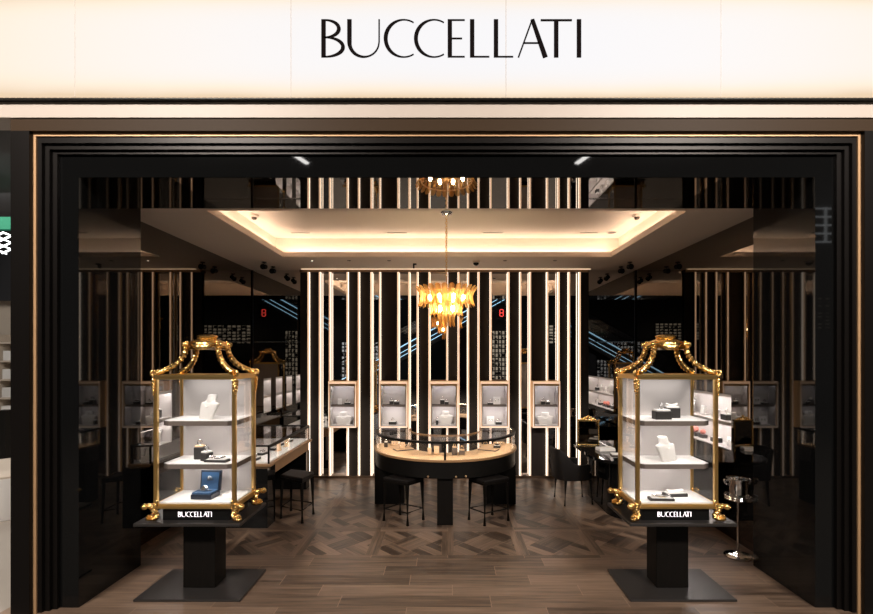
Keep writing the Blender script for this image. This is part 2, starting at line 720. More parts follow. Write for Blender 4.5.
HX, HY0, HY1, CW = 1.82, 3.56, 5.21, 0.12
bm = NB()
for (x0, x1, y0, y1) in ((XL, XR, HY1, YB + 0.05), (XL, XR, 3.505, HY0), (XL, -HX, HY0, HY1), (HX, XR, HY0, HY1)):
    box(bm, x0, x1, y0, y1, ZC, ZC + 0.03)
for (x0, x1, y0, y1) in ((-HX, HX, HY1, HY1 + 0.012), (-HX, HX, HY0 - 0.012, HY0), (-HX - 0.012, -HX, HY0 - .012, HY1 + .012), (HX, HX + 0.012, HY0 - .012, HY1 + .012)):
    box(bm, x0, x1, y0, y1, ZC + 0.03, ZC + 0.055)
struct('ceiling', bm, M['ceiling'])
bm = NB()
a0, a1, b0, b1, zt = -HX - CW, HX + CW, HY0 - CW, HY1 + CW, 2.885
box(bm, a0, a1, b0, b1, zt, zt + 0.03)
box(bm, a0 - 0.03, a0, b0, b1, ZC + 0.03, zt + .03)
box(bm, a1, a1 + 0.03, b0, b1, ZC + 0.03, zt + .03)
box(bm, a0, a1, b0 - 0.03, b0, ZC + 0.03, zt + .03)
box(bm, a0, a1, b1, b1 + 0.03, ZC + 0.03, zt + .03)
struct('ceiling_cove', bm, M['cove_paint_lit'])
cl = thing('cove_light', 'warm hidden light line around the recessed ceiling over the counter', 'light', (0, 4.385, ZC + 0.031))
for (x0, x1, y0, y1) in ((-HX, HX, HY1 + 0.05, HY1 + 0.075), (-HX, HX, HY0 - 0.075, HY0 - 0.05),
                         (-HX - 0.075, -HX - 0.05, HY0, HY1), (HX + 0.05, HX + 0.075, HY0, HY1)):
    bm = NB()
    box(bm, x0, x1, y0 - 4.385, y1 - 4.385, 0, 0.014)
    obj('light_strip', bm, M['led_cove'], cl)

# ---- side walls with lit niche openings
NZ0, NZ1 = 0.765, 1.24
LN = [(4.00, 4.28), (4.46, 4.74), (4.91, 5.19), (5.37, 5.65)]
bm = NB()
th = 0.22
box(bm, XL - th, XL, 3.481, YB, 0, NZ0)
box(bm, XL - th, XL, 3.481, YB, NZ1, ZC)
ys = [3.481] + [v for n in LN for v in n] + [YB]
for k in range(0, len(ys), 2):
    box(bm, XL - th, XL, ys[k], ys[k + 1], NZ0, NZ1)
struct('wall_left', bm, M['smoked_mirror'])
RN = (4.00, 5.23)
bm = NB()
box(bm, XR, XR + th, 3.481, YB, 0, NZ0 - 0.025)
box(bm, XR, XR + th, 3.481, YB, NZ1 - 0.02, ZC)
box(bm, XR, XR + th, 3.481, RN[0], NZ0 - .025, NZ1 - .02)
box(bm, XR, XR + th, RN[1], YB, NZ0 - .025, NZ1 - .02)
struct('wall_right', bm, M['smoked_mirror'])

# ---- back wall: mirror, wood panels, header, base line
bm = NB()
box(bm, XL, XR, YB, YB + 0.05, 0, ZC)
struct('wall_back', bm, M['mirror'])


def bx_(p):
    return (p - CX) / F * 5.99


UP = [(300, 308.9), (308.9, 320.2), (347.7, 359), (359, 371.4), (380, 398.2), (417.5, 429.2), (447, 458.7), (468.3, 478.7), (478.7, 490.7), (508.5, 520.2), (529.9, 547), (558.4, 568.7), (579.3, 589)]
NICHE = [(330.2, 359.0), (380.0, 409.2), (429.2, 458.7), (478.7, 508.5), (529.9, 558.4)]
NB0, NB1 = 0.655, 1.238
n_t = 1
for a, b in UP:
    bm = NB()
    box(bm, bx_(a), bx_(b), YB - 0.03, YB - 0.001, 0.03, 2.615)
    o = struct('trim_%d' % n_t, bm, M['panel_wood'])
    n_t += 1
bm = NB()
box(bm, bx_(300), bx_(589), YB - 0.06, YB - 0.001, 2.615, ZC - 0.001)
struct('trim_%d' % n_t, bm, M['bronze'])
n_t += 1
bm = NB()
box(bm, bx_(300), bx_(589), YB - 0.075, YB - 0.001, 0.0, 0.03)
struct('baseboard_back', bm, M['bronze'])
bm = NB()                                   # warm light line where header meets ceiling
box(bm, bx_(303), bx_(589), YB - 0.115, YB - 0.10, ZC - 0.010, ZC - 0.001)
tag(obj('header_light', bm, M['led_line']), 'warm light line along the ceiling above the whole striped back wall', 'light')
for xx in (XL + 0.006, XR - 0.006):
    bm = NB()
    box(bm, xx - 0.006, xx + 0.006, YB - 0.012, YB - 0.001, 0, ZC)
    struct('trim_%d' % n_t, bm, M['dark_bronze'])
    n_t += 1
for x0, x1 in ((XL + .015, bx_(299.5)), (bx_(590), XR - .015)):
    bm = NB()
    box(bm, x0, x1, YB - 0.012, YB - 0.001, 1.725, 1.738)
    struct('trim_%d' % n_t, bm, M['silver'])
    n_t += 1

# ---- entrance: black glass wings, jambs, fascia, stepped bronze frame
for s, nm in ((-1, 'left'), (1, 'right')):
    bm = NB()
    xa, xb = sorted((s * 2.268, s * 2.50))
    box(bm, xa, xb, 2.905, 3.48, 0, ZC)
    struct('wall_entrance_' + nm, bm, M['black_gloss'])
    for k, (x0, x1, yf, mm) in enumerate(((2.268, 2.385, 2.895, 'black_gloss'), (2.385, 2.415, 2.875, 'dark_bronze'), (2.415, 2.445, 2.855, 'dark_bronze'),
                                          (2.445, 2.472, 2.835, 'dark_bronze'), (2.472, 2.489, 2.825, 'brass_satin'), (2.489, 2.60, 2.80, 'dark_bronze'))):
        bm = NB()
        xa, xb = sorted((s * x0, s * x1))
        box(bm, xa, xb, yf, 2.905 if k == 0 else 2.95, 0, ZC if k == 0 else {1: 2.785, 2: 2.805, 3: 2.835, 4: 2.872, 5: 2.892}[k])
        struct('trim_%d' % n_t, bm, M[mm])
        n_t += 1
for (x1, yf, z0, z1, mm) in ((2.385, 2.895, ZC, 2.785, 'black_gloss'), (2.415, 2.875, 2.785, 2.805, 'dark_bronze'), (2.445, 2.855, 2.805, 2.835, 'dark_bronze'),
                             (2.472, 2.835, 2.835, 2.872, 'dark_bronze'), (2.489, 2.825, 2.872, 2.892, 'brass_satin'), (2.60, 2.80, 2.892, 2.965, 'bronze_lit')):
    bm = NB()
    box(bm, -x1, x1, yf, 2.95 if z0 > ZC else 2.905, z0, z1)
    struct('trim_%d' % n_t, bm, M[mm])
    n_t += 1
bm = NB()                                   # metal band under the sign, reflected sign light painted in as cream
box(bm, -5.5, 5.5, 2.79, 2.95, 2.966, 3.0572)
struct('trim_%d' % n_t, bm, M['cream_trim'])
n_t += 1
bm = NB()                                   # dark ribbed strip under the light box
for k in range(-150, 150):
    box(bm, k * 0.035, k * 0.035 + 0.022, 2.755, 2.80, 3.0575, 3.064)
box(bm, -5.5, 5.5, 2.758, 2.95, 3.058, 3.0645)
struct('trim_%d' % n_t, bm, M['black_satin'])
n_t += 1

# ================================================================== THE SIGN
sg = thing('shop_sign', 'wide backlit cream light box over the shopfront with dark shop lettering', 'sign', (0, 2.75, 3.065))
seams = [-4.70, -3.437, -2.177, -0.913, 0.345, 1.603, 2.866, 4.13]
for a, b in zip(seams, seams[1:]):
    bm = NB()
    cxp = 0.0
    box(bm, a + 0.0018, b - 0.0018, 0, 0.03, -0.31, 0.31)
    obj('light_panel', bm, M['sheet'], sg, (0, 0, 0.31))
for x in seams[1:-1]:
    bm = NB()
    box(bm, x - .0016, x + .0016, -.0004, .03, 0, .62)
    obj('seam_strip', bm, M['cream_trim'], sg)
bm = NB()
box(bm, -4.70, 4.13, 0.031, 0.19, 0, 0.62)
obj('housing', bm, M['black_satin'], sg)
HL = 38.0 / F * 2.75
xl0 = (321.5 - CX) / F * 2.75
zl0 = H + (CY - 57.8) / F * 2.75 - 3.065
for ch, off in WORD:
    obj('letter', letter_mesh(ch, xl0 + off * HL * .994, zl0, HL, -0.006, 0.0055), M['matt_black'], sg)

# ================================================================== BACK WALL LIGHT STRIPS AND NICHES
STR = [308.9, 320.2, 330.2, 347.7, 359, 371.4, 380, 398.2, 409.2, 417.5, 429.2, 447, 458.7, 468.3, 478.7, 490.7, 508.5, 520.2, 529.9, 547, 558.4, 568.7, 579.3]
ORD = ['first', 'second', 'third', 'fourth', 'fifth', 'sixth', 'seventh', 'eighth', 'ninth', 'tenth', 'eleventh', 'twelfth', 'thirteenth', 'fourteenth', 'fifteenth',
       'sixteenth', 'seventeenth', 'eighteenth', 'nineteenth', 'twentieth', 'twenty-first', 'twenty-second', 'twenty-third']
SPLIT = {347.7: 0, 398.2: 1, 447: 2, 490.7: 3, 547: 4}
FW, FD = 0.020, 0.034          # width and depth of the brass fin
for k, p in enumerate(STR):
    x = bx_(p)
    t = thing('light_strip', 'vertical glowing brass light strip on the back wall, %s counted from its left end' % ORD[k], 'light strip', (x, YB - 0.031, 0), 0, 'vertical light strips on the back wall')
    spans = [(0.03, 2.615)]
    if p in SPLIT:
        spans = [(0.03, NB0 - .001), (NB1 + .001, 2.615)]
        t['label'] = 'vertical light strip broken by the %s lit niche of the back wall' % ORD[SPLIT[p]]
    sd = 1 if p <= 447 else -1          # the side that glows faces the middle of the wall
    for z0, z1 in spans:
        bm = NB()
        box(bm, -FW / 2, FW / 2, -FD, -.0005, z0, z1)
        obj('brass_channel', bm, M['brass'], t)
        bm = NB()
        box(bm, -FW / 2 + .001, FW / 2 - .001, -FD - .004, -FD - .0003, z0, z1)
        obj('front_diffuser', bm, M['led_tan'], t)
        bm = NB()
        xa, xb = sorted((sd * (FW / 2 + .0003), sd * (FW / 2 + .003)))
        box(bm, xa, xb, -FD + .004, -.004, z0, z1)
        obj('side_diffuser', bm, M['led_warm'], t)

NFY = 5.850                      # front of the niche boxes
WHICH = ['leftmost', 'second from left', 'middle', 'fourth from left', 'rightmost']
niche_pts = []
for k, (a, b) in enumerate(NICHE):
    x0, x1 = bx_(a) + FW / 2 + 0.001, bx_(b) - FW / 2 - 0.001
    cx = (x0 + x1) / 2
    hw = (x1 - x0) / 2
    t = thing('display_niche', 'lit grey display niche in brass frame, %s of five on the back wall' % WHICH[k], 'display niche', (cx, NFY, NB0), 0, 'lit niches of the back wall')
    hz = NB1 - NB0
    d = YB - 0.031 - NFY
    f = 0.022
    bm = NB()
    box(bm, -hw, hw, 0, d, hz - 0.045, hz)
    box(bm, -hw, hw, 0, 0.010, hz - 0.060, hz - 0.045)
    box(bm, -hw, hw, 0, d, 0, 0.020)
    box(bm, -hw, -hw + f, 0, d, 0.020, hz - 0.045)
    box(bm, hw - f, hw, 0, d, 0.020, hz - 0.045)
    obj('frame', bm, M['brass'], t)
    for za, zb_ in ((hz - .034, hz - .004), (.004, .016)):  # emissive strips added so the brass frame looks lit
        bm = NB()
        box(bm, -hw + .002, hw - .002, -.004, -.0003, za, zb_)
        obj('frame_glow', bm, M['led_tan'], t)
    for sx in (-1, 1):
        bm = NB()
        xa, xb = sorted((sx * (hw - .002), sx * (hw - .012)))
        box(bm, xa, xb, -.004, -.0003, .0165, hz - .0345)
        obj('frame_glow', bm, M['led_tan'], t)  # same added glow down the frame sides
    bm = NB()
    box(bm, -hw + f, hw - f, d - 0.012, d, 0.020, hz - 0.045)
    box(bm, -hw + f, -hw + f + 0.006, 0.01, d - 0.012, 0.020, hz - 0.045)
    box(bm, hw - f - 0.006, hw - f, 0.01, d - 0.012, 0.020, hz - 0.045)
    obj('lining', bm, M['fabric'], t)
    bm = NB()
    box(bm, -hw + f + .006, hw - f - .006, 0.012, d - 0.012, 0.020, 0.034)
    obj('floor_pad', bm, M['fabric'], t)
    bm = NB()
    zs = 0.285
    box(bm, -hw + f + .006, hw - f - .006, 0.022, d - 0.012, zs - 0.014, zs)
    box(bm, -hw + f + .006, hw - f - .006, 0.022, 0.028, zs - 0.024, zs - .014)
    obj('shelf', bm, M['shelf_edge'], t)
    for zz in (hz - 0.053, zs - 0.020):
        bm = NB()
        box(bm, -hw + f + .02, hw - f - .02, 0.030, 0.045, zz, zz + 0.0055)
        obj('light_bar', bm, M['led_niche'], t)
    niche_pts.append((cx, NFY + 0.066, NB0 + 0.0345, NB0 + zs + 0.0005))

# ================================================================== SMALL DISPLAY PIECES
def bust(loc, h, rotz, label, group=None, lean=0.0, width=1.0, chain=True, cat='necklace bust'):
    t = thing('necklace_bust', label, cat, loc, rotz, group)
    prof = [(0.0, .42, .10, 0), (.02, .425, .105, 0), (.3, .475, .115, .012), (.58, .55, .125, .030), (.635, .555, .12, .035), (.665, .52, .115, .040), (.685, .40, .115, .042),
            (.70, .315, .12, .044), (.74, .275, .13, .048), (.82, .255, .14, .056), (.93, .255, .15, .066), (.98, .24, .14, .070), (1.0, .19, .11, .072)]
    rings = []
    for z, hw, hd, oy in prof:
        r = []
        for k in range(28):
            a = 2 * PI * k / 28
            ca, sa = math.cos(a), math.sin(a)
            ex = 0.6 if z < .67 else 0.95
            r.append((h * width * hw * math.copysign(abs(ca) ** ex, ca), h * (hd * math.copysign(abs(sa) ** ex, sa) + oy + lean * z), h * z))
        rings.append(r)
    bm = NB()
    loft(bm, rings)
    obj('bust_form', bm, M['bust_linen'], t, smooth=True)
    if chain:
        bm = NB()
        pts = []
        for k in range(25):
            u = -1 + 2 * k / 24
            z = 0.50 + 0.25 * abs(u) ** 1.8
            x = u * 0.29 * width
            pts.append((h * x, h * (-0.125 + 0.10 * abs(u) ** 2 + 0.02 + lean * z), h * z))
        tube(bm, pts, [h * 0.016] * 25, 6)
        obj('necklace', bm, M['pearl'], t, smooth=True)
    return t


def ring_geo(bm, c, R, r, axis='y', n=18, mi=0):
    pts = []
    for k in range(n):
        a = 2 * PI * k / n
        if axis == 'y':
            pts.append((c[0] + R * math.cos(a), c[1], c[2] + R * math.sin(a)))
        elif axis == 'z':
            pts.append((c[0] + R * math.cos(a), c[1] + R * math.sin(a), c[2]))
        else:
            pts.append((c[0], c[1] + R * math.cos(a), c[2] + R * math.sin(a)))
    tube(bm, pts, r, 6, mi, closed=True)


def ring_box(loc, sx, sy, sz, rotz, label, group=None, body='dark_leather', top='white_leather', jewel='silver', piece='ring', cat='jewellery stand'):
    t = thing('ring_stand' if piece == 'ring' else 'bracelet_stand', label, cat, loc, rotz, group)
    bm = NB()
    box(bm, -sx / 2, sx / 2, -sy / 2, sy / 2, 0, sz, bev=min(sx, sy, sz) * 0.08)
    obj('block', bm, M[body], t)
    bm = NB()
    box(bm, -sx * .42, sx * .42, -sy * .42, sy * .42, sz + 0.0003, sz + min(0.01, sz * .2), bev=0.001)
    obj('cushion', bm, M[top], t)
    zt = sz + min(0.01, sz * .2)
    bm = NB()
    if piece == 'ring':
        R = min(sx, 0.06) * 0.26
        ring_geo(bm, (0, 0, zt + R), R, R * 0.22, 'y')
        ball(bm, (0, 0, zt + 2 * R + R * .3), R * .42)
        obj('ring', bm, M[jewel], t, smooth=True)
    else:
        R = sx * 0.36
        pts = [(R * math.cos(a), sy * .30 * math.sin(a), zt + 0.006 + 0.010 * math.cos(a) ** 2) for a in [2 * PI * k / 24 for k in range(24)]]
        tube(bm, pts, 0.005, 6, closed=True)
        obj('bracelet', bm, M[jewel], t, smooth=True)
    return t


def card_stand(loc, wd, hh, rotz, label, group=None, m='white_leather', cat='earring stand'):
    t = thing('earring_stand', label, cat, loc, rotz, group)
    bm = NB()
    obox(bm, (0, 0, 0.001), wd, 0.012, hh, 0, math.radians(-8), bev=0.002)
    obj('card', bm, M[m], t)
    bm = NB()
    box(bm, -wd * .4, wd * .4, 0.004, 0.045, 0, 0.006)
    obj('foot_plate', bm, M[m], t)
    bm = NB()
    for s in (-1, 1):
        ball(bm, (s * wd * .2, -0.008 + 0.085 * hh, hh * .62), wd * .075)
        ball(bm, (s * wd * .2, -0.008 + 0.06 * hh, hh * .45), wd * .055)
    obj('earrings', bm, M['silver'], t, smooth=True)
    return t


def flat_tray(loc, sx, sy, sz, rotz, label, group=None, m='sand_leather', edge='shelf_edge', cat='jewellery tray'):
    t = thing('jewellery_tray', label, cat, loc, rotz, group)
    bm = NB()
    box(bm, -sx / 2, sx / 2, -sy / 2, sy / 2, 0, sz * 0.7, bev=0.001)
    obj('tray_body', bm, M[edge], t)
    bm = NB()
    box(bm, -sx * .48, sx * .48, -sy * .48, sy * .48, sz * .7 + .0002, sz)
    obj('pad', bm, M[m], t)
    return t


G1 = 'jewellery on the upper shelves of the back wall niches'
G2 = 'jewellery on the lower shelves of the back wall niches'
p = niche_pts
up, lo = 3, 2
card_stand((p[0][0] - 0.045, p[0][1], p[0][up]), 0.05, 0.075, 0, 'small white earring card on upper shelf of leftmost back niche', G1)
ring_box((p[0][0] + 0.055, p[0][1], p[0][up]), 0.075, 0.05, 0.024, 0, 'low dark ring block on upper shelf of leftmost back niche', G1)
bust((p[0][0] + 0.0, p[0][1] + .01, p[0][lo]), 0.155, 0, 'wide white necklace bust on lower shelf of leftmost back niche', G2, width=1.25)
ring_box((p[1][0] - 0.03, p[1][1], p[1][up]), 0.05, 0.05, 0.042, 0, 'dark ring block with silver ring on upper shelf of second back niche', G1)
ring_box((p[1][0] + 0.035, p[1][1], p[1][up]), 0.065, 0.05, 0.034, 0, 'longer dark block with bangle on upper shelf of second back niche', G1, piece='bracelet')
ring_box((p[1][0] - 0.015, p[1][1], p[1][lo]), 0.095, 0.06, 0.036, 0, 'dark block with standing silver ring on lower shelf of second back niche', G2)
ring_box((p[2][0] - 0.02, p[2][1] + .02, p[2][up]), 0.055, 0.045, 0.055, 0, 'taller dark ring block on upper shelf of middle back niche', G1)
ring_box((p[2][0] + 0.035, p[2][1] - .01, p[2][up]), 0.05, 0.045, 0.034, 0, 'shorter dark ring block on upper shelf of middle back niche', G1)
bust((p[2][0] + 0.02, p[2][1] + .01, p[2][lo]), 0.17, 0, 'white necklace bust on lower shelf of middle back niche', G2)
ring_box((p[2][0] - 0.085, p[2][1] - .02, p[2][lo]), 0.032, 0.035, 0.055, 0, 'small upright dark ring block left of bust in middle back niche', G2)
ring_box((p[3][0] - 0.05, p[3][1] - .01, p[3][up]), 0.07, 0.05, 0.022, 0, 'low dark ring block on upper shelf of fourth back niche', G1)
card_stand((p[3][0] + 0.035, p[3][1] + .01, p[3][up]), 0.09, 0.095, 0, 'white earring card on upper shelf of fourth back niche', G1)
card_stand((p[3][0] - 0.045, p[3][1] + .01, p[3][lo]), 0.095, 0.10, 0, 'wide white earring card on lower shelf of fourth back niche', G2)
ring_box((p[3][0] + 0.055, p[3][1] - .01, p[3][lo]), 0.075, 0.05, 0.032, 0, 'dark ring block on lower shelf of fourth back niche', G2)
ring_box((p[4][0] - 0.03, p[4][1], p[4][up]), 0.05, 0.05, 0.040, 0, 'dark ring block with silver ring on upper shelf of rightmost back niche', G1)
ring_box((p[4][0] + 0.03, p[4][1], p[4][up]), 0.05, 0.045, 0.030, 0, 'lower dark block with bangle on upper shelf of rightmost back niche', G1, piece='bracelet')
bust((p[4][0] + 0.0, p[4][1] + .01, p[4][lo]), 0.15, 0, 'wide white necklace bust on lower shelf of rightmost back niche', G2, width=1.25)

# ---- niches in the side walls
def side_niche(y0, y1, z0, z1, sgn, label):
    """a lit box in a side wall; local x runs into the wall"""
    X = XL if sgn < 0 else XR
    t = thing('display_niche', label, 'display niche', (X, (y0 + y1) / 2, z0), 0, 'lit niches of the side walls')
    hw = (y1 - y0) / 2 - 0.001
    hz = z1 - z0
    D = 0.17

    def b_(name, d0, d1, ya, yb, za, zb, m):
        bm = NB()
        xa, xb = sorted((sgn * d0, sgn * d1))
        box(bm, xa, xb, ya, yb, za, zb)
        return obj(name, bm, M[m], t)
    b_('back_panel', D, D + 0.01, -hw, hw, 0.001, hz - 0.001, 'fabric')
    bm = NB()
    xa, xb = sorted((0.004 * sgn, D * sgn))
    box(bm, xa, xb, -hw, -hw + 0.008, 0.009, hz - 0.009)
    box(bm, xa, xb, hw - 0.008, hw, 0.009, hz - 0.009)
    box(bm, xa, xb, -hw, hw, 0.001, 0.009)
    box(bm, xa, xb, -hw, hw, hz - 0.009, hz - .001)
    xa, xb = sorted((0.004 * sgn, 0.014 * sgn))
    box(bm, xa, xb, -hw, hw, hz - 0.026, hz - .009)
    obj('lining', bm, M['fabric'], t)
    zs = hz * 0.49
    bm = NB()
    xa, xb = sorted((0.012 * sgn, D * sgn))
    box(bm, xa, xb, -hw + 0.0085, hw - 0.0085, zs - 0.012, zs)
    xa, xb = sorted((0.012 * sgn, 0.020 * sgn))
    box(bm, xa, xb, -hw + 0.0085, hw - 0.0085, zs - 0.030, zs - .012)
    obj('shelf', bm, M['fabric'], t)
    for zz in (hz - 0.017, zs - 0.019):
        b_('light_bar', 0.025, 0.045, -hw + 0.03, hw - 0.03, zz, zz + 0.006, 'led_side')
    return t, zs


LW = ['nearest the entrance', 'second from the entrance', 'third from the entrance', 'nearest the back wall']
for k, (y0, y1) in enumerate(LN):
    side_niche(y0, y1, NZ0, NZ1, -1, 'narrow lit niche of the left wall, ' + LW[k])
zs = (NZ1 - NZ0) * 0.49
bust((XL - 0.085, 4.16, NZ0 + 0.0095), 0.185, PI / 2, 'white necklace bust on lower shelf of left wall niche nearest the entrance', None, chain=True)
bust((XL - 0.085, 4.08, NZ0 + zs + 0.0005), 0.10, PI / 2, 'small white necklace bust on upper shelf of left wall niche nearest the entrance', None)
ring_box((XL - 0.08, 4.19, NZ0 + zs + 0.0005), 0.05, 0.05, 0.07, PI / 2, 'tall dark ring block on upper shelf of left wall niche nearest entrance', None)
z0r = NZ0 - 0.025
side_niche(RN[0], RN[1], z0r, NZ1 - 0.02, 1, 'long lit two-tier niche of the right wall behind the right-hand vitrine')
zr = (NZ1 - 0.02 - z0r) * 0.49
GR = 'jewellery in the long niche of the right wall'
za, zb = z0r + 0.0095, z0r + zr + 0.0005
bust((XR + 0.09, 4.88, zb), 0.19, -PI / 2, 'tall white necklace bust on upper shelf of the long right wall niche', GR)
card_stand((XR + 0.09, 4.62, zb), 0.07, 0.09, -PI / 2, 'white earring card on upper shelf of the long right wall niche', GR)
bust((XR + 0.09, 4.40, zb), 0.12, -PI / 2, 'smaller white necklace bust on upper shelf of the long right wall niche', GR)
ring_box((XR + 0.09, 4.22, zb), 0.09, 0.06, 0.05, -PI / 2, 'dark silver ring block on upper shelf end of the long right wall niche', GR)
ring_box((XR + 0.09, 5.06, zb), 0.07, 0.06, 0.06, -PI / 2, 'dark ring block beside tall bust in the long right wall niche', GR)
ring_box((XR + 0.09, 4.98, za), 0.09, 0.07, 0.05, -PI / 2, 'dark bracelet block on lower shelf of the long right wall niche', GR, piece='bracelet')
for yy, nm in ((4.74, 'larger'), (4.60, 'smaller')):
    t = thing('ring_stand', '%s dark block with coral ball jewel on lower shelf of right wall niche' % nm, 'jewellery stand', (XR + 0.085, yy, za), 0, GR)
    q = 0.06 if nm == 'larger' else 0.048
    bm = NB()
    box(bm, -q / 2, q / 2, -q * .9, q * .9, 0, 0.035, bev=0.003)
    obj('block', bm, M['dark_leather'], t)
    bm = NB()
    ball(bm, (0, 0, 0.035 + q * .5), q * .55)
    obj('coral_jewel', bm, M['coral'], t, smooth=True)
ring_box((XR + 0.09, 4.38, za), 0.10, 0.06, 0.04, -PI / 2, 'low dark ring block on lower shelf of the long right wall niche', GR)
card_stand((XR + 0.09, 4.18, za), 0.08, 0.08, -PI / 2, 'white earring card on lower shelf of the long right wall niche', GR)

# ================================================================== THE TWO GILT VITRINES
def scroll(c, r0, turns, plane_dir, start, n=26, shrink=0.25):
    """points of a spiral in the vertical plane of plane_dir, about centre c"""
    out = []
    for i in range(n):
        t = i / (n - 1)
        a = start + turns * 2 * PI * t
        r = r0 * (1 - (1 - shrink) * t)
        out.append(Vector(c) + plane_dir * (r * math.cos(a)) + Vector((0, 0, r * math.sin(a))))
    return out


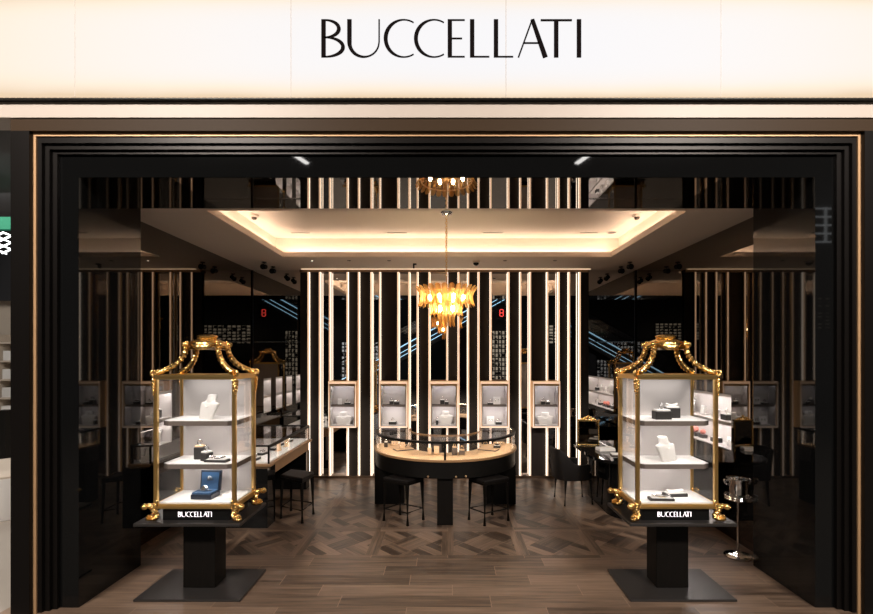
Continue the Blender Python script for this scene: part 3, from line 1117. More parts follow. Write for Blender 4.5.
def vitrine(cx, off, label, left):
    y_c = 3.16
    t = thing('display_vitrine', label, 'display case', (cx, y_c, 0), 0, 'gilt vitrines at the entrance')
    yo = 3.174 - y_c
    # pedestal
    bm = NB()
    box(bm, off - .337, off + .337, yo - .215, yo + .215, 0.001, 0.016, bev=0.003)
    obj('base_plate', bm, M['dark_bronze_plate'], t)
    bm = NB()
    box(bm, off - .106, off + .106, yo - .065, yo + .09, 0.0165, 0.474, bev=0.004)
    obj('column', bm, M['black_wood'], t)
    bm = NB()
    box(bm, off - .337, off + .337, yo - .215, yo + .215, 0.4745, 0.494, bev=0.003)
    obj('tray', bm, M['dark_bronze_plate'], t)
    # lantern
    hw, hd = 0.250, 0.150
    bm = NB()
    box(bm, -hw + .035, hw - .035, -hd + .012, hd - .012, 0.4945, 0.574)
    pl = obj('plinth', bm, M['black_gloss'], t)
    hs = 4.9 / F * 3.01
    ww = 6.87 * hs
    bm = NB()
    for ch, o_ in WORD:
        merge(bm, letter_mesh(ch, -ww / 2 + o_ * hs - 0.008, 0.517, hs, -hd + 0.0105, 0.001))
    obj('lettering', bm, M['letter_lit'], pl)['label'] = 'small glowing white shop lettering'
    zb, zt = 0.575, 1.40
    bm = NB()
    for s in (-1, 1):
        y = s * hd
        box(bm, -hw, hw, y - .013, y + .013, zb, zb + .018)
        box(bm, -hw, hw, y - .010, y + .010, zb + .018, zb + .028)
        x = s * hw
        box(bm, x - .013, x + .013, -hd, hd, zb, zb + .018)
        box(bm, x - .010, x + .010, -hd, hd, zb + .018, zb + .028)
    obj('bottom_frame', bm, M['gilt_bar'], t)
    bm = NB()
    for s in (-1, 1):
        y = s * hd
        box(bm, -hw, hw, y - .012, y + .012, zt, zt + .014)
        box(bm, -hw - .004, hw + .004, y - .016, y + .016, zt + .014, zt + .028)
        x = s * hw
        box(bm, x - .012, x + .012, -hd, hd, zt, zt + .014)
        box(bm, x - .016, x + .016, -hd, hd, zt + .014, zt + .028)
    obj('top_frame', bm, M['gilt_bar'], t)
    for sx in (-1, 1):
        for sy in (-1, 1):
            x, y = sx * hw, sy * hd
            bm = NB()
            box(bm, x - .012, x + .012, y - .012, y + .012, zb + .028, zt, bev=0.003)
            box(bm, x - .0045, x + .0045, y - .015, y + .015, zb + .028, zt)
            po = obj('post', bm, M['gilt_bar'], t)
            # leaf drop at the post head
            bm = NB()
            for k, (dz, r) in enumerate(((0.0, .014), (.020, .013), (.040, .012), (.060, .010), (.078, .009), (.094, .006))):
                ball(bm, (x + sx * .012, y + sy * .012, zt - .006 - dz), r, 0.85, 0.85, 1.15, 10, 7)
                if k < 4:
                    for q in (-1, 1):
                        ball(bm, (x + sx * .012 + q * r * .7, y + sy * .012 - q * sx * sy * r * .7, zt - .014 - dz), r * .55, 1, 1, 1.5, 8, 6)
            obj('leaf_drop', bm, M['gilt'], po, smooth=True)
            # foot
            dv = Vector((sx, sy * 0.55, 0)).normalized()
            bm = NB()
            P = bez([Vector((x, y, 0.600)) - dv * .010, Vector((x, y, 0.585)) + dv * .016, Vector((x, y, 0.556)) + dv * .012,
                     Vector((x, y, 0.530)) - dv * .004, Vector((x, y, 0.506)) + dv * .008, Vector((x, y, 0.504)) + dv * .034,
                     Vector((x, y, 0.519)) + dv * .048, Vector((x, y, 0.530)) + dv * .036, Vector((x, y, 0.524)) + dv * .024], 7)
            n = len(P)
            rr = [0.0215 - 0.0115 * (i / (n - 1)) + 0.0025 * math.sin(i * 1.9) for i in range(n)]
            for i_, q_ in enumerate(P):
                q_.z = max(q_.z, 0.4948 + rr[i_])
            tube(bm, P, rr, 10)
            P = bez([Vector((x, y, 0.585)), Vector((x, y, 0.596)) + dv * .028, Vector((x, y, 0.592)) + dv * .048], 6)
            tube(bm, P, [0.022, .021, .021, .020, .018, .017, .016, .016, .017, .019, .020, .018, .014], 10)
            for k in range(7):
                a = k / 7 * 2 * PI
                ball(bm, Vector((x, y, 0.566)) + dv * (.010 + .014 * math.cos(a)) + Vector((-dv.y, dv.x, 0)) * (.016 * math.sin(a)) + Vector((0, 0, .018 * math.sin(a * 2))), 0.0085, 1, 1, 1.4, 8, 6)
            for q in (-1, 1):
                ball(bm, Vector((x, y, 0.613)) + Vector((-dv.y, dv.x, 0)) * (q * .014) - dv * .004, 0.010, 0.9, 0.9, 2.0, 8, 6)
            fo = obj('foot', bm, M['gilt'], t, smooth=True)
            bm = NB()
            ball(bm, Vector((x, y, 0.594)) + dv * .064, 0.0205, 1, 1, 1, 14, 10)
            ball(bm, Vector((x, y, 0.594)) + dv * .081, 0.006, 1, 1, 1, 8, 6)
            obj('knob', bm, M['gilt'], fo, smooth=True)
            # arm up to the crown
            bm = NB()
            pts = []
            for u, z in ((1.02, 1.437), (.80, 1.462), (.61, 1.498), (.48, 1.548), (.425, 1.595), (.40, 1.632)):
                # u runs from the corner (1) towards the crown
                pts.append((sx * hw * u, sy * hd * (u * .92 + .06), z))
            P = bez(pts, 9)
            n = len(P)
            tube(bm, P, [0.0185 - 0.002 * i / n + 0.0038 * math.sin(i * 1.45) for i in range(n)], 10)
            for i in range(2, n - 1, 3):
                q = P[i]
                ball(bm, (q.x, q.y, q.z + .014), 0.011, 1.1, 1.0, 0.8, 8, 6)
                ball(bm, (q.x + sx * .008, q.y + sy * .006, q.z - .002), 0.0085, 1, 1, 1.2, 8, 6)
            dA = Vector((sx * .86, sy * .5, 0)).normalized()
            c = Vector((sx * (hw + .012), sy * (hd + .006), 1.443))
            sp = scroll(c, 0.024, 1.35, dA, math.radians(150), 28, 0.2)
            # clockwise roll outwards
            sp = [Vector((v.x, v.y, v.z)) for v in sp]
            tube(bm, sp, [0.011 - 0.005 * i / 27 for i in range(28)], 9)
            obj('crown_arm', bm, M['gilt'], t, smooth=True)
    # crown cap
    bm = NB()
    rings = []
    prof = [(.082, 1.600, .10), (.112, 1.604, .14), (.124, 1.614, .12), (.126, 1.624, .08), (.116, 1.632, .05), (.108, 1.640, .03), (.112, 1.645, 0),
            (.094, 1.652, 0), (.066, 1.662, 0), (.058, 1.668, 0), (.064, 1.674, 0), (.066, 1.682, 0), (.060, 1.688, 0), (.048, 1.692, 0)]
    for r, z, sc in prof:
        ring = []
        for k in range(64):
            a = 2 * PI * k / 64
            ca, sa = math.cos(a), math.sin(a)
            rr = r * (1 + sc * math.cos(4 * a))
            ring.append((1.0 * rr * math.copysign(abs(ca) ** .8, ca), 0.66 * rr * math.copysign(abs(sa) ** .8, sa), z - sc * .16 * (math.cos(4 * a + PI) * .5 + .5) * -1 - .012 * sc * 8))
        rings.append(ring)
    loft(bm, rings)
    cap = obj('crown', bm, M['gilt'], t, smooth=True)
    for sx in (-1, 1):
        for sy in (-1, 1):
            bm = NB()
            c = Vector((sx * .118, sy * .072, 1.628))
            dA = Vector((sx * .9, sy * .45, 0)).normalized()
            tube(bm, scroll(c, 0.016, 1.3, dA, math.radians(170), 22, 0.2), [0.008 - 0.003 * i / 21 for i in range(22)], 8)
            ball(bm, c, 0.010)
            obj('crown_scroll', bm, M['gilt'], cap, smooth=True)
    # linings, shelves, glass, light
    bm = NB()
    box(bm, -hw + .0125, hw - .0125, hd - .012, hd - .004, zb + .028, zt)
    obj('back_panel', bm, M['fabric'], t)
    bm = NB()
    box(bm, -hw + .010, hw - .010, -hd + .010, hd - .0125, zb + .010, zb + .034)
    obj('floor_pad', bm, M['white_leather'], t)
    for zs in (0.853, 1.132):
        x0, x1, y0, y1, ch = -hw + .014, hw - .014, -hd + .030, hd - .0125, .045
        bm = NB()
        prism(bm, [(x0, y1), (x0, y0 + ch * .6), (x0 + ch, y0), (x1 - ch, y0), (x1, y0 + ch * .6), (x1, y1)], zs - .034, zs - .004)
        sh = obj('shelf', bm, M['shelf_edge'], t)
        bm = NB()
        prism(bm, [(x0, y1), (x0, y0 + ch * .6), (x0 + ch, y0), (x1 - ch, y0), (x1, y0 + ch * .6), (x1, y1)], zs - .0038, zs)
        obj('shelf_pad', bm, M['white_leather'], sh)
        bm = NB()
        box(bm, -hw + .05, hw - .05, -.02, .0, zs - .038, zs - .0345)
        obj('light_bar', bm, M['led_shelf'], sh)
    for nm, b in (('glass_pane', (-hw + .0125, hw - .0125, -hd - .002, -hd + .002)), ('glass_pane', (-hw - .002, -hw + .002, -hd + .0125, hd - .0125)), ('glass_pane', (hw - .002, hw + .002, -hd + .0125, hd - .0125))):
        bm = NB()
        box(bm, b[0], b[1], b[2], b[3], zb + .0285, zt - .0005)
        obj(nm, bm, M['glass'], t)
    bm = NB()
    box(bm, -hw + .014, hw - .014, -hd + .014, hd - .014, zt + .004, zt + .012)
    tp = obj('top_panel', bm, M['black_satin'], t)
    bm = NB()
    box(bm, -hw + .05, hw - .05, -hd + .03, hd - .05, zt + .0005, zt + .0035)
    obj('light_bar', bm, M['led_case'], tp)
    return t


M['dark_bronze_plate'] = mat('dark_bronze_plate', (0.045, 0.040, 0.038), 0.30, metal=0.55)
LX, RX = -1.612, 1.470
vitrine(LX, -0.028, 'gilt lantern vitrine on black pedestal holding a blue box, left of the entrance', True)
vitrine(RX, 0.022, 'gilt lantern vitrine on black pedestal with a bust on its middle shelf', False)
GV, GW = 'jewellery in the left vitrine', 'jewellery in the right vitrine'
s1, s2, s0 = 1.1325, 0.8535, 0.6095
t = bust((px(206, 417, 3.12).x, 3.12, s1), 0.158, math.radians(-30), 'white slanted necklace bust on top shelf of the left gilt vitrine', GV, lean=0.26)
ring_box((px(198.5, 459, 3.17).x, 3.19, s2), 0.062, 0.06, 0.082, math.radians(8), 'taller dark cube ring block on middle shelf of the left vitrine', GV, top='sand_leather')
ring_box((px(206, 459, 3.12).x, 3.13, s2), 0.058, 0.055, 0.055, math.radians(-18), 'shorter dark ring block with pearl top on middle shelf of left vitrine', GV)
ring_box((px(216.5, 461, 3.09).x, 3.10, s2), 0.150, 0.06, 0.016, math.radians(-6), 'long flat dark stand with silver bracelet on left vitrine shelf', GV, piece='bracelet')
# blue watch box, open
wb = thing('watch_box', 'open blue watch box with a watch on the floor of the left vitrine', 'watch box', (px(204, 499, 3.11).x, 3.13, s0), math.radians(-4), GV)
bm = NB()
box(bm, -.070, .070, -.055, .055, 0, .032, bev=.003)
obj('box_base', bm, M['blue_box'], wb)
bm = NB()
obox(bm, (0, -.004, .0325), .128, .098, .012, 0, 0, bev=.003)
obj('cushion', bm, M['blue_satin'], wb)
bm = NB()
obox(bm, (0, .060, .030), .140, .022, .135, 0, math.radians(-6), bev=.003)
ld = obj('lid', bm, M['blue_box'], wb)
bm = NB()
obox(bm, (0, .0475, .040), .118, .003, .112, 0, math.radians(-6))
li = obj('lid_lining', bm, M['blue_satin'], ld)
bm = NB()
for k in range(3):
    ball(bm, (-.012 + .012 * k, .050, .118 + (.004 if k == 1 else 0)), .0045, 1, .5, 1.3, 8, 6)
box(bm, -.020, .020, .0492, .0515, .104, .1075)
obj('lid_emblem', bm, M['silver'], ld)
bm = NB()
ball(bm, (0, -.005, .062), .021, 1.1, .75, .95, 16, 10)
cyl(bm, (0, -.026, .064), (0, -.020, .064), .016, .018, 20)
for s in (-1, 1):
    obox(bm, (s * .030, -.005, .0445), .030, .016, .006, 0, 0, bev=.002)
obj('watch', bm, M['silver'], wb, smooth=True)
# right vitrine contents
ring_box((px(661, 418, 3.12).x, 3.11, s1), 0.110, 0.06, 0.055, math.radians(4), 'wider dark ring block in front on top shelf of the right vitrine', GW)
ring_box((px(671, 416, 3.2).x, 3.19, s1), 0.095, 0.06, 0.068, math.radians(-6), 'dark block with white bangle behind on top shelf of right vitrine', GW, piece='bracelet', jewel='pearl')
bust((px(669, 461, 3.12).x, 3.12, s2), 0.158, math.radians(30), 'white slanted necklace bust on middle shelf of the right gilt vitrine', GW, lean=0.26)
ring_box((px(661, 500, 3.07).x, 3.07, s0), 0.155, 0.055, 0.016, math.radians(-3), 'flat dark bracelet stand at the front on right vitrine floor', GW, piece='bracelet')
ring_box((px(675, 498, 3.15).x, 3.155, s0), 0.155, 0.055, 0.022, math.radians(5), 'flat dark stand with white wavy bracelet behind on right vitrine floor', GW, piece='bracelet', jewel='pearl')

# ================================================================== CURVED CENTRE COUNTER
QX, QY, RO, RI = -0.018, 5.0, 0.735, 0.375
A0, A1 = PI - .17, 2 * PI + .17
ct = thing('display_counter', 'black half-round display counter with curved glass top under the chandelier', 'counter', (QX, QY, 0))
bm = NB()
arc_slab(bm, 0, 0, RI, RO, A0, A1, 0.435, 0.585, 56)
obj('apron', bm, M['black_satin'], ct, smooth=True)
bm = NB()
arc_slab(bm, 0, 0, RI + .004, RO - .004, A0, A1, 0.5855, 0.600, 56)
obj('display_bed', bm, M['sand_leather'], ct, smooth=True)
bm = NB()
arc_slab(bm, 0, 0, RO - .003, RO + .014, A0, A1, 0.586, 0.604, 56)
obj('lower_rim', bm, M['walnut'], ct, smooth=True)
for nm, r in (('front_glass', RO - .0062), ('inner_glass', RI + .010)):
    bm = NB()
    arc_slab(bm, 0, 0, r - .002, r + .002, A0, A1, 0.6045, 0.754, 56)
    obj(nm, bm, M['glass'], ct, smooth=True)
bm = NB()
arc_slab(bm, 0, 0, RI + .012, RO - .028, A0, A1, 0.762, 0.770, 56)
obj('top_glass', bm, M['glass'], ct, smooth=True)
bm = NB()
arc_slab(bm, 0, 0, RO - .026, RO + .004, A0, A1, 0.764, 0.772, 56)
arc_slab(bm, 0, 0, RO - .003, RO + .004, A0, A1, 0.7515, 0.764, 56)
obj('top_rim', bm, M['black_satin'], ct, smooth=True)
bm = NB()
arc_slab(bm, 0, 0, RI - .004, RI + .008, A0, A1, 0.7545, 0.772, 56)
obj('inner_rim', bm, M['walnut'], ct, smooth=True)
bm = NB()
arc_slab(bm, 0, 0, RO - .020, RO - .010, A0 + .02, A1 - .02, 0.758, 0.7635, 56)
obj('light_line', bm, M['led_counter'], ct, smooth=True)
bm = NB()
box(bm, -.010, .010, -RO - .004, -RO + .006, 0.604, 0.754)
obj('centre_mullion', bm, M['black_satin'], ct)
for s in (-1, 1):
    ae = A0 if s < 0 else A1
    ra = (RI + RO) / 2
    bm = NB()
    obox(bm, (ra * math.cos(ae), ra * math.sin(ae), .6045), RO - RI - .03, .004, .149, ae)
    obj('end_glass', bm, M['glass'], ct)
    bm = NB()
    for rq in (RI + .004, RO - .003):
        obox(bm, (rq * math.cos(ae), rq * math.sin(ae), .6045), .012, .012, .149, ae)
    obj('end_post', bm, M['brass'], ct)
    bm = NB()
    xa, xb = sorted((s * .43, s * .738))
    box(bm, xa, xb, -0.09, 0.10, 0.0005, 0.4345, bev=.004)
    obj('leg', bm, M['black_wood'], ct)
bm = NB()
box(bm, -.073, .073, -.70, -.56, 0.0005, 0.4345, bev=.004)
obj('leg', bm, M['black_wood'], ct)
for dx in (-.155, .10, .19):
    bm = NB()
    yy = -math.sqrt((RO + .004) ** 2 - dx * dx)
    ball(bm, (dx, yy, 0.452), 0.010)  # small brass ball on the apron's lower edge
    obj('brass_dot', bm, M['brass'], ct, smooth=True)

GC = 'jewellery inside the curved counter'
zb = 0.6005


def on_bed(x, y):
    Y = (H - 0.6) * F / (y - CY)
    return ((x - CX) / F * Y, Y, zb)


flat_tray((-.440, 4.765, zb), 0.19, 0.11, 0.014, math.radians(28), 'slanted sand leather tray in the left half of the curved counter', GC)
ring_box(on_bed(386, 447), 0.035, 0.035, 0.05, 0, 'dark ring block at the left end of the curved counter', GC)
card_stand(on_bed(395, 445.5), 0.075, 0.045, 0, 'sand leather card at the back left of the curved counter', GC, m='sand_leather')
card_stand((-.455, 4.765, zb + .0143), 0.055, 0.06, math.radians(-10), 'sand leather card standing on the slanted counter tray', GC, m='sand_leather')
t = thing('bangle', 'dark bangle standing upright near the left tray of the curved counter', 'bangle', on_bed(404.5, 447))
bm = NB()
ring_geo(bm, (0, 0, .0305), .026, .0045, 'y', 24)
obj('bangle_ring', bm, M['dark_leather'], t, smooth=True)
card_stand(on_bed(429.5, 454.6), 0.036, 0.065, math.radians(5), 'narrow sand leather stand left of the counter mullion', GC, m='sand_leather')
card_stand(on_bed(436.5, 455), 0.05, 0.085, math.radians(-6), 'taller sand leather stand just left of the counter mullion', GC, m='sand_leather')
ring_box(on_bed(454.5, 455), 0.045, 0.045, 0.072, math.radians(10), 'tall taupe ring block just right of the counter mullion', GC, body='shelf_edge', top='sand_leather', jewel='brass')
ring_box(on_bed(462, 454.6), 0.055, 0.045, 0.042, math.radians(-8), 'lower taupe ring block second from the counter mullion', GC, body='shelf_edge', top='sand_leather', jewel='brass')
flat_tray((.420, 4.752, zb), 0.19, 0.11, 0.014, math.radians(-28), 'slanted sand leather tray in the right half of the curved counter', GC)
ring_box(on_bed(497, 447.8), 0.07, 0.04, 0.022, math.radians(-10), 'low dark bracelet stand behind the right tray of the curved counter', GC, piece='bracelet', jewel='dark_leather')
card_stand(on_bed(499, 445.2), 0.12, 0.035, math.radians(6), 'wide low sand leather card at the back right of the curved counter', GC, m='sand_leather')
t = thing('bangle', 'gold bangle standing upright near the right tray of the curved counter', 'bangle', on_bed(485.5, 446.2))
bm = NB()
ring_geo(bm, (0, 0, .0245), .021, .0035, 'y', 24)
obj('bangle_ring', bm, M['brass'], t, smooth=True)

# ---- the two stools pulled up to the counter
def stool(corners, zs, label, group, stretch=True):
    cx = sum(c[0] for c in corners) / 4
    cy = sum(c[1] for c in corners) / 4
    t = thing('counter_stool', label, 'stool', (cx, cy, 0), 0, group)
    L_ = [(c[0] - cx, c[1] - cy) for c in corners]
    for x, y in L_:
        bm = NB()
        tube(bm, [(x * 1.04, y * 1.04, 0.0005), (x * .97, y * .97, zs - .05)], [.0135, .0185], 4)
        obj('leg', bm, M['black_wood'], t)
    bm = NB()
    for i in range(4):
        a, b = L_[i], L_[(i + 1) % 4]
        tube(bm, [(a[0], a[1], .115), (b[0], b[1], .115)], .007, 6)
    obj('footrest', bm, M['black_wood'], t)
    bm = NB()
    prism(bm, [(x * 1.06, y * 1.06) for x, y in L_], zs - .05, zs - .03)
    obj('seat_frame', bm, M['black_wood'], t)
    bm = NB()
    P = [(x * 1.08, y * 1.08) for x, y in L_]
    rings = []
    for k, z in ((.97, zs - .0295), (1.0, zs - .022), (1.0, zs - .010), (.95, zs - .002), (.80, zs)):
        rings.append([(x * k, y * k, z) for x, y in P])
    loft(bm, rings)
    obj('seat', bm, M['seat_leather'], t, smooth=False)
    return t


M['seat_leather'] = mat('seat_leather', (0.007, 0.0055, 0.005), 0.5, spec=.2)
GS = 'stools tucked under the curved counter'
stool([(-.586, 4.42), (-.361, 4.29), (-.231, 4.445), (-.456, 4.575)], 0.415, 'black four-legged stool under the left half of the curved counter', GS)
stool([(.57, 4.42), (.345, 4.29), (.215, 4.445), (.44, 4.575)], 0.415, 'black four-legged stool under the right half of the curved counter', GS)

# ================================================================== SIDE COUNTER ON THE LEFT WITH ITS STOOL
sx0, sx1, sy0, sy1 = -2.28, -1.635, 4.32, 5.58
sc_ = thing('side_counter', 'long black side counter with lit glass case along the left wall', 'counter', (-1.96, 4.95, 0))
ox, oy = -1.96, 4.95


def sb(name, x0, x1, y0, y1, z0, z1, m, bev=0, parent=None, holder=None):
    bm = NB()
    box(bm, x0 - ox, x1 - ox, y0 - oy, y1 - oy, z0, z1, bev=bev)
    return obj(name, bm, M[m], parent or sc_)


sb('side_panel', sx0, sx1 + .02, sy0 - .09, sy0 + .10, 0.0005, 0.535, 'black_gloss')
sb('side_panel', sx0, sx1 + .0, sy1 - .12, sy1, 0.0005, 0.435, 'black_gloss')
sb('back_panel', sx0, sx0 + .05, sy0 + .101, sy1 - .121, 0.0005, 0.435, 'black_gloss')
sb('drawer_front', sx0, sx1 - .01, sy0 + .101, sy1, 0.436, 0.535, 'walnut')
sb('counter_slab', sx0, sx1 + .025, sy0 - .02, sy1 + .03, 0.536, 0.560, 'walnut', bev=.003)
sb('display_bed', sx0 + .02, sx1 - .008, sy0 + .008, sy1 - .01, 0.5605, 0.572, 'white_leather')
for b in ((sx1 - .003, sx1 + .001, sy0, sy1), (sx0 + .01, sx1 - .005, sy0 - .002, sy0 + .002)):
    sb('glass_pane', b[0], b[1], b[2], b[3], 0.5725, 0.715, 'glass')
sb('top_glass', sx0 + .012, sx1 - .010, sy0 + .010, sy1 - .01, 0.718, 0.724, 'glass')
bm = NB()
for (x0, x1, y0, y1) in ((sx1 - .010, sx1 + .004, sy0, sy1), (sx0, sx1 + .004, sy0 - .006, sy0 + .010), (sx0, sx0 + .012, sy0, sy1), (sx0, sx1, sy1 - .01, sy1 + .004)):
    box(bm, x0 - ox, x1 - ox, y0 - oy, y1 - oy, 0.716, 0.730)
box(bm, sx1 + .0012 - ox, sx1 + .004 - ox, sy0 - oy, sy1 - oy, .702, .716)
for (x, y) in ((sx1 - .004, sy0), (sx1 - .004, sy1), (sx0 + .006, sy0)):
    box(bm, x - .007 - ox, x + .007 - ox, y - .007 - oy, y + .007 - oy, 0.5605, 0.716)
obj('case_frame', bm, M['dark_bronze'], sc_)
sb('light_line', sx1 - .0085, sx1 - .001, sy0 + .03, sy1 - .03, 0.7105, 0.7155, 'led_shelf')
GL = 'jewellery inside the left side counter'
for k, (fy, nm) in enumerate(((4.42, 'nearest the entrance'), (4.66, 'second from the entrance'), (4.90, 'third from the entrance'), (5.14, 'fourth from the entrance'), (5.36, 'nearest the back wall'))):
    ring_box((-1.80 - .03 * (k % 2), fy, 0.5725), 0.085, 0.06, 0.022, math.radians(80), 'dark jewellery block in left side counter, ' + nm, GL, piece='bracelet' if k % 2 else 'ring')
for fy, nm in ((4.82, 'nearer'), (5.05, 'farther')):
    card_stand((-1.72, fy, 0.5725), 0.05, 0.09, math.radians(60), 'upright sand leather card in left side counter, the %s one' % nm, GL, m='sand_leather')
card_stand((-2.02, 4.45, 0.5725), 0.12, 0.05, 0, 'wide low white card at the near end of the left side counter', GL)
bust((-2.0, 4.62, 0.5725), 0.12, math.radians(30), 'small white necklace bust at the near end of the left side counter', GL)

stool([(-1.58, 4.49), (-1.345, 4.36), (-1.315, 4.60), (-1.555, 4.69)], 0.42, 'black upholstered stool beside the left side counter', None)

# ================================================================== DESK ON THE RIGHT, CHAIR AND TABLE MIRROR
def rounded(x0, x1, y0, y1, r, n=10):
    P = [(x1, y0), (x1, y1)]
    for cx, cy, a0 in ((x0 + r, y1 - r, PI / 2), (x0 + r, y0 + r, PI)):
        for k in range(n + 1):
            a = a0 + PI / 2 * k / n
            P.append((cx + r * math.cos(a), cy + r * math.sin(a)))
    return P


dk = thing('consultation_desk', 'black rounded desk against the right wall carrying the gilt table mirror', 'desk', (1.95, 4.95, 0))
bm = NB()
prism(bm, rounded(1.57 - 1.95, 2.36 - 1.95, 4.42 - 4.95, 5.44 - 4.95, .22), 0.0005, 0.535)
obj('desk_body', bm, M['black_gloss'], dk, smooth=True)
bm = NB()
prism(bm, rounded(1.42 - 1.95, 2.38 - 1.95, 4.38 - 4.95, 5.50 - 4.95, .28), 0.5355, 0.562)
obj('desk_surface', bm, M['black_gloss'], dk, smooth=True)
bm = NB()
for z in (.50, .475):
    ball(bm, (-.395, .10, z), .012)
obj('knob', bm, M['chrome'], dk, smooth=True)
tm = thing('table_mirror', 'small gilt framed table mirror with crest standing on the right-hand desk', 'mirror', (px(588.5, 444, 5.2).x, 5.2, 0.5625), math.radians(-8))
mw, mh, fr_ = 0.114, 0.270, 0.012
bm = NB()
for s in (-1, 1):
    xa = s * (mw - fr_ / 2)
    box(bm, xa - fr_ / 2, xa + fr_ / 2, -.009, .009, 0, mh, bev=.002)
box(bm, -mw + fr_ + .0002, mw - fr_ - .0002, -.008, .008, 0.004, fr_, bev=.002)
box(bm, -mw - .008, mw + .008, -.010, .010, mh - .002, mh + .016, bev=.002)
obj('mirror_frame', bm, M['gilt'], tm)
bm = NB()
for k in range(15):
    u = -1 + 2 * k / 14
    ball(bm, (u * mw * .62, 0, mh + .020 + .022 * (1 - abs(u)) + .004 * math.cos(k * 2)), .010, 1, .7, 1, 8, 6)
ball(bm, (0, 0, mh + .050), .013, 1, .7, 1.1)
for s in (-1, 1):
    ring_geo(bm, (s * .030, 0, mh + .030), .011, .004, 'y', 14)
obj('crest', bm, M['gilt'], tm, smooth=True)
bm = NB()
box(bm, -mw + fr_ - .002, mw - fr_ + .002, -.003, .003, fr_ - .002, mh - .001)
obj('mirror_glass', bm, M['smoked_mirror'], tm)
bm = NB()
tube(bm, [(0, .010, mh * .6), (0, .085, 0.004)], .004, 6)
obj('easel_strut', bm, M['gilt_bar'], tm)
flat_tray((px(606, 449, 4.9).x, 4.92, 0.5625), 0.17, 0.11, 0.03, math.radians(8), 'clear pale jewellery tray on the right-hand desk beside the mirror', None, m='white_leather', edge='pearl')
flat_tray((px(617, 451, 4.7).x, 4.68, 0.5625), 0.13, 0.10, 0.016, math.radians(-6), 'pale flat jewellery tray on the desk behind the right vitrine', None, m='white_leather', edge='shelf_edge')

ch = thing('tub_chair', 'black tub armchair with curved back facing the right-hand desk', 'chair', (1.33, 5.02, 0), math.radians(6))
for (x, y) in ((-.125, -.155), (-.125, .155), (.165, -.13), (.165, .13)):
    bm = NB()
    tube(bm, [(x * 1.06, y * 1.03, 0.0005), (x * .94, y * .95, 0.262)], [.010, .017], 8)
    obj('leg', bm, M['black_wood'], ch)
bm = NB()
t_ = NB()
for k, z in ((.94, .2625), (1.0, .272), (1.0, .30), (.95, .315), (.8, .320)):
    pass
loft(bm, [[(.185 * math.copysign(abs(math.cos(a)) ** .6, math.cos(a)) * k + .01, .165 * math.copysign(abs(math.sin(a)) ** .6, math.sin(a)) * k, z) for a in [2 * PI * i / 32 for i in range(32)]]
          for k, z in ((.94, .2625), (1.0, .274), (1.0, .312), (.95, .326), (.75, .332))])
obj('seat', bm, M['seat_leather'], ch, smooth=True)
bm = NB()
n = 30
rings = []
for i in range(n + 1):
    a = math.radians(55 + 250 * i / n)
    ca, sa = math.cos(a), math.sin(a)
    f = max(0.0, -ca) ** .8
    ztop = .425 + .155 * (0.5 - 0.5 * math.cos(PI * min(1, f * 1.15)))
    xx = .205 * math.copysign(abs(ca) ** .75, ca)
    yy = .19 * math.copysign(abs(sa) ** .75, sa)
    kx = 1 + .06 * f
    rings.append([(xx * .84, yy * .86, .262), (xx * .97, yy * .97, .2615), (xx * 1.04 * kx, yy * 1.03, ztop - .02), (xx * 1.02 * kx, yy, ztop), (xx * .94 * kx, yy * .92, ztop), (xx * .90 * kx, yy * .89, ztop - .03)])
loft(bm, rings)
obj('backrest', bm, M['seat_leather'], ch, smooth=True)

# ================================================================== WINE COOLER STAND BY THE RIGHT JAMB
ws = thing('bucket_stand', 'polished chrome bucket on a tall stand behind the right vitrine', 'ice bucket', (2.246, 3.63, 0))
bm = NB()
lathe(bm, [(.097, .0005), (.098, .012), (.088, .022), (.050, .030), (.022, .036), (.012, .044)], seg=36)
obj('base_plate', bm, M['chrome'], ws, smooth=True)
bm = NB()
cyl(bm, (0, 0, .044), (0, 0, .425), .0105, seg=16)
obj('pole', bm, M['chrome'], ws, smooth=True)
bm = NB()
lathe(bm, [(.012, .4255), (.040, .430), (.060, .438), (.066, .446)], seg=32)
ring_geo(bm, (0, 0, .452), .086, .010, 'z', 32)
ring_geo(bm, (0, 0, .470), .090, .007, 'z', 32)
for k in range(4):
    a = PI / 4 + k * PI / 2
    tube(bm, [(.06 * math.cos(a), .06 * math.sin(a), .444), (.087 * math.cos(a), .087 * math.sin(a), .455), (.090 * math.cos(a), .090 * math.sin(a), .47)], .006, 6)
obj('cradle', bm, M['chrome'], ws, smooth=True)
bm = NB()
lathe(bm, [(.050, .4465), (.060, .455), (.066, .52), (.071, .590), (.080, .600), (.080, .606), (.068, .604), (.064, .58), (.054, .46)], seg=32, cap=False)
obj('bucket', bm, M['chrome'], ws, smooth=True)
for s in (-1, 1):
    bm = NB()
    tube(bm, bez([(s * .070, 0, .588), (s * .095, 0, .590), (s * .098, 0, .570), (s * .068, 0, .556)], 6), .006, 8)
    ball(bm, (s * .100, 0, .588), .013)
    obj('handle', bm, M['chrome'], ws, smooth=True)

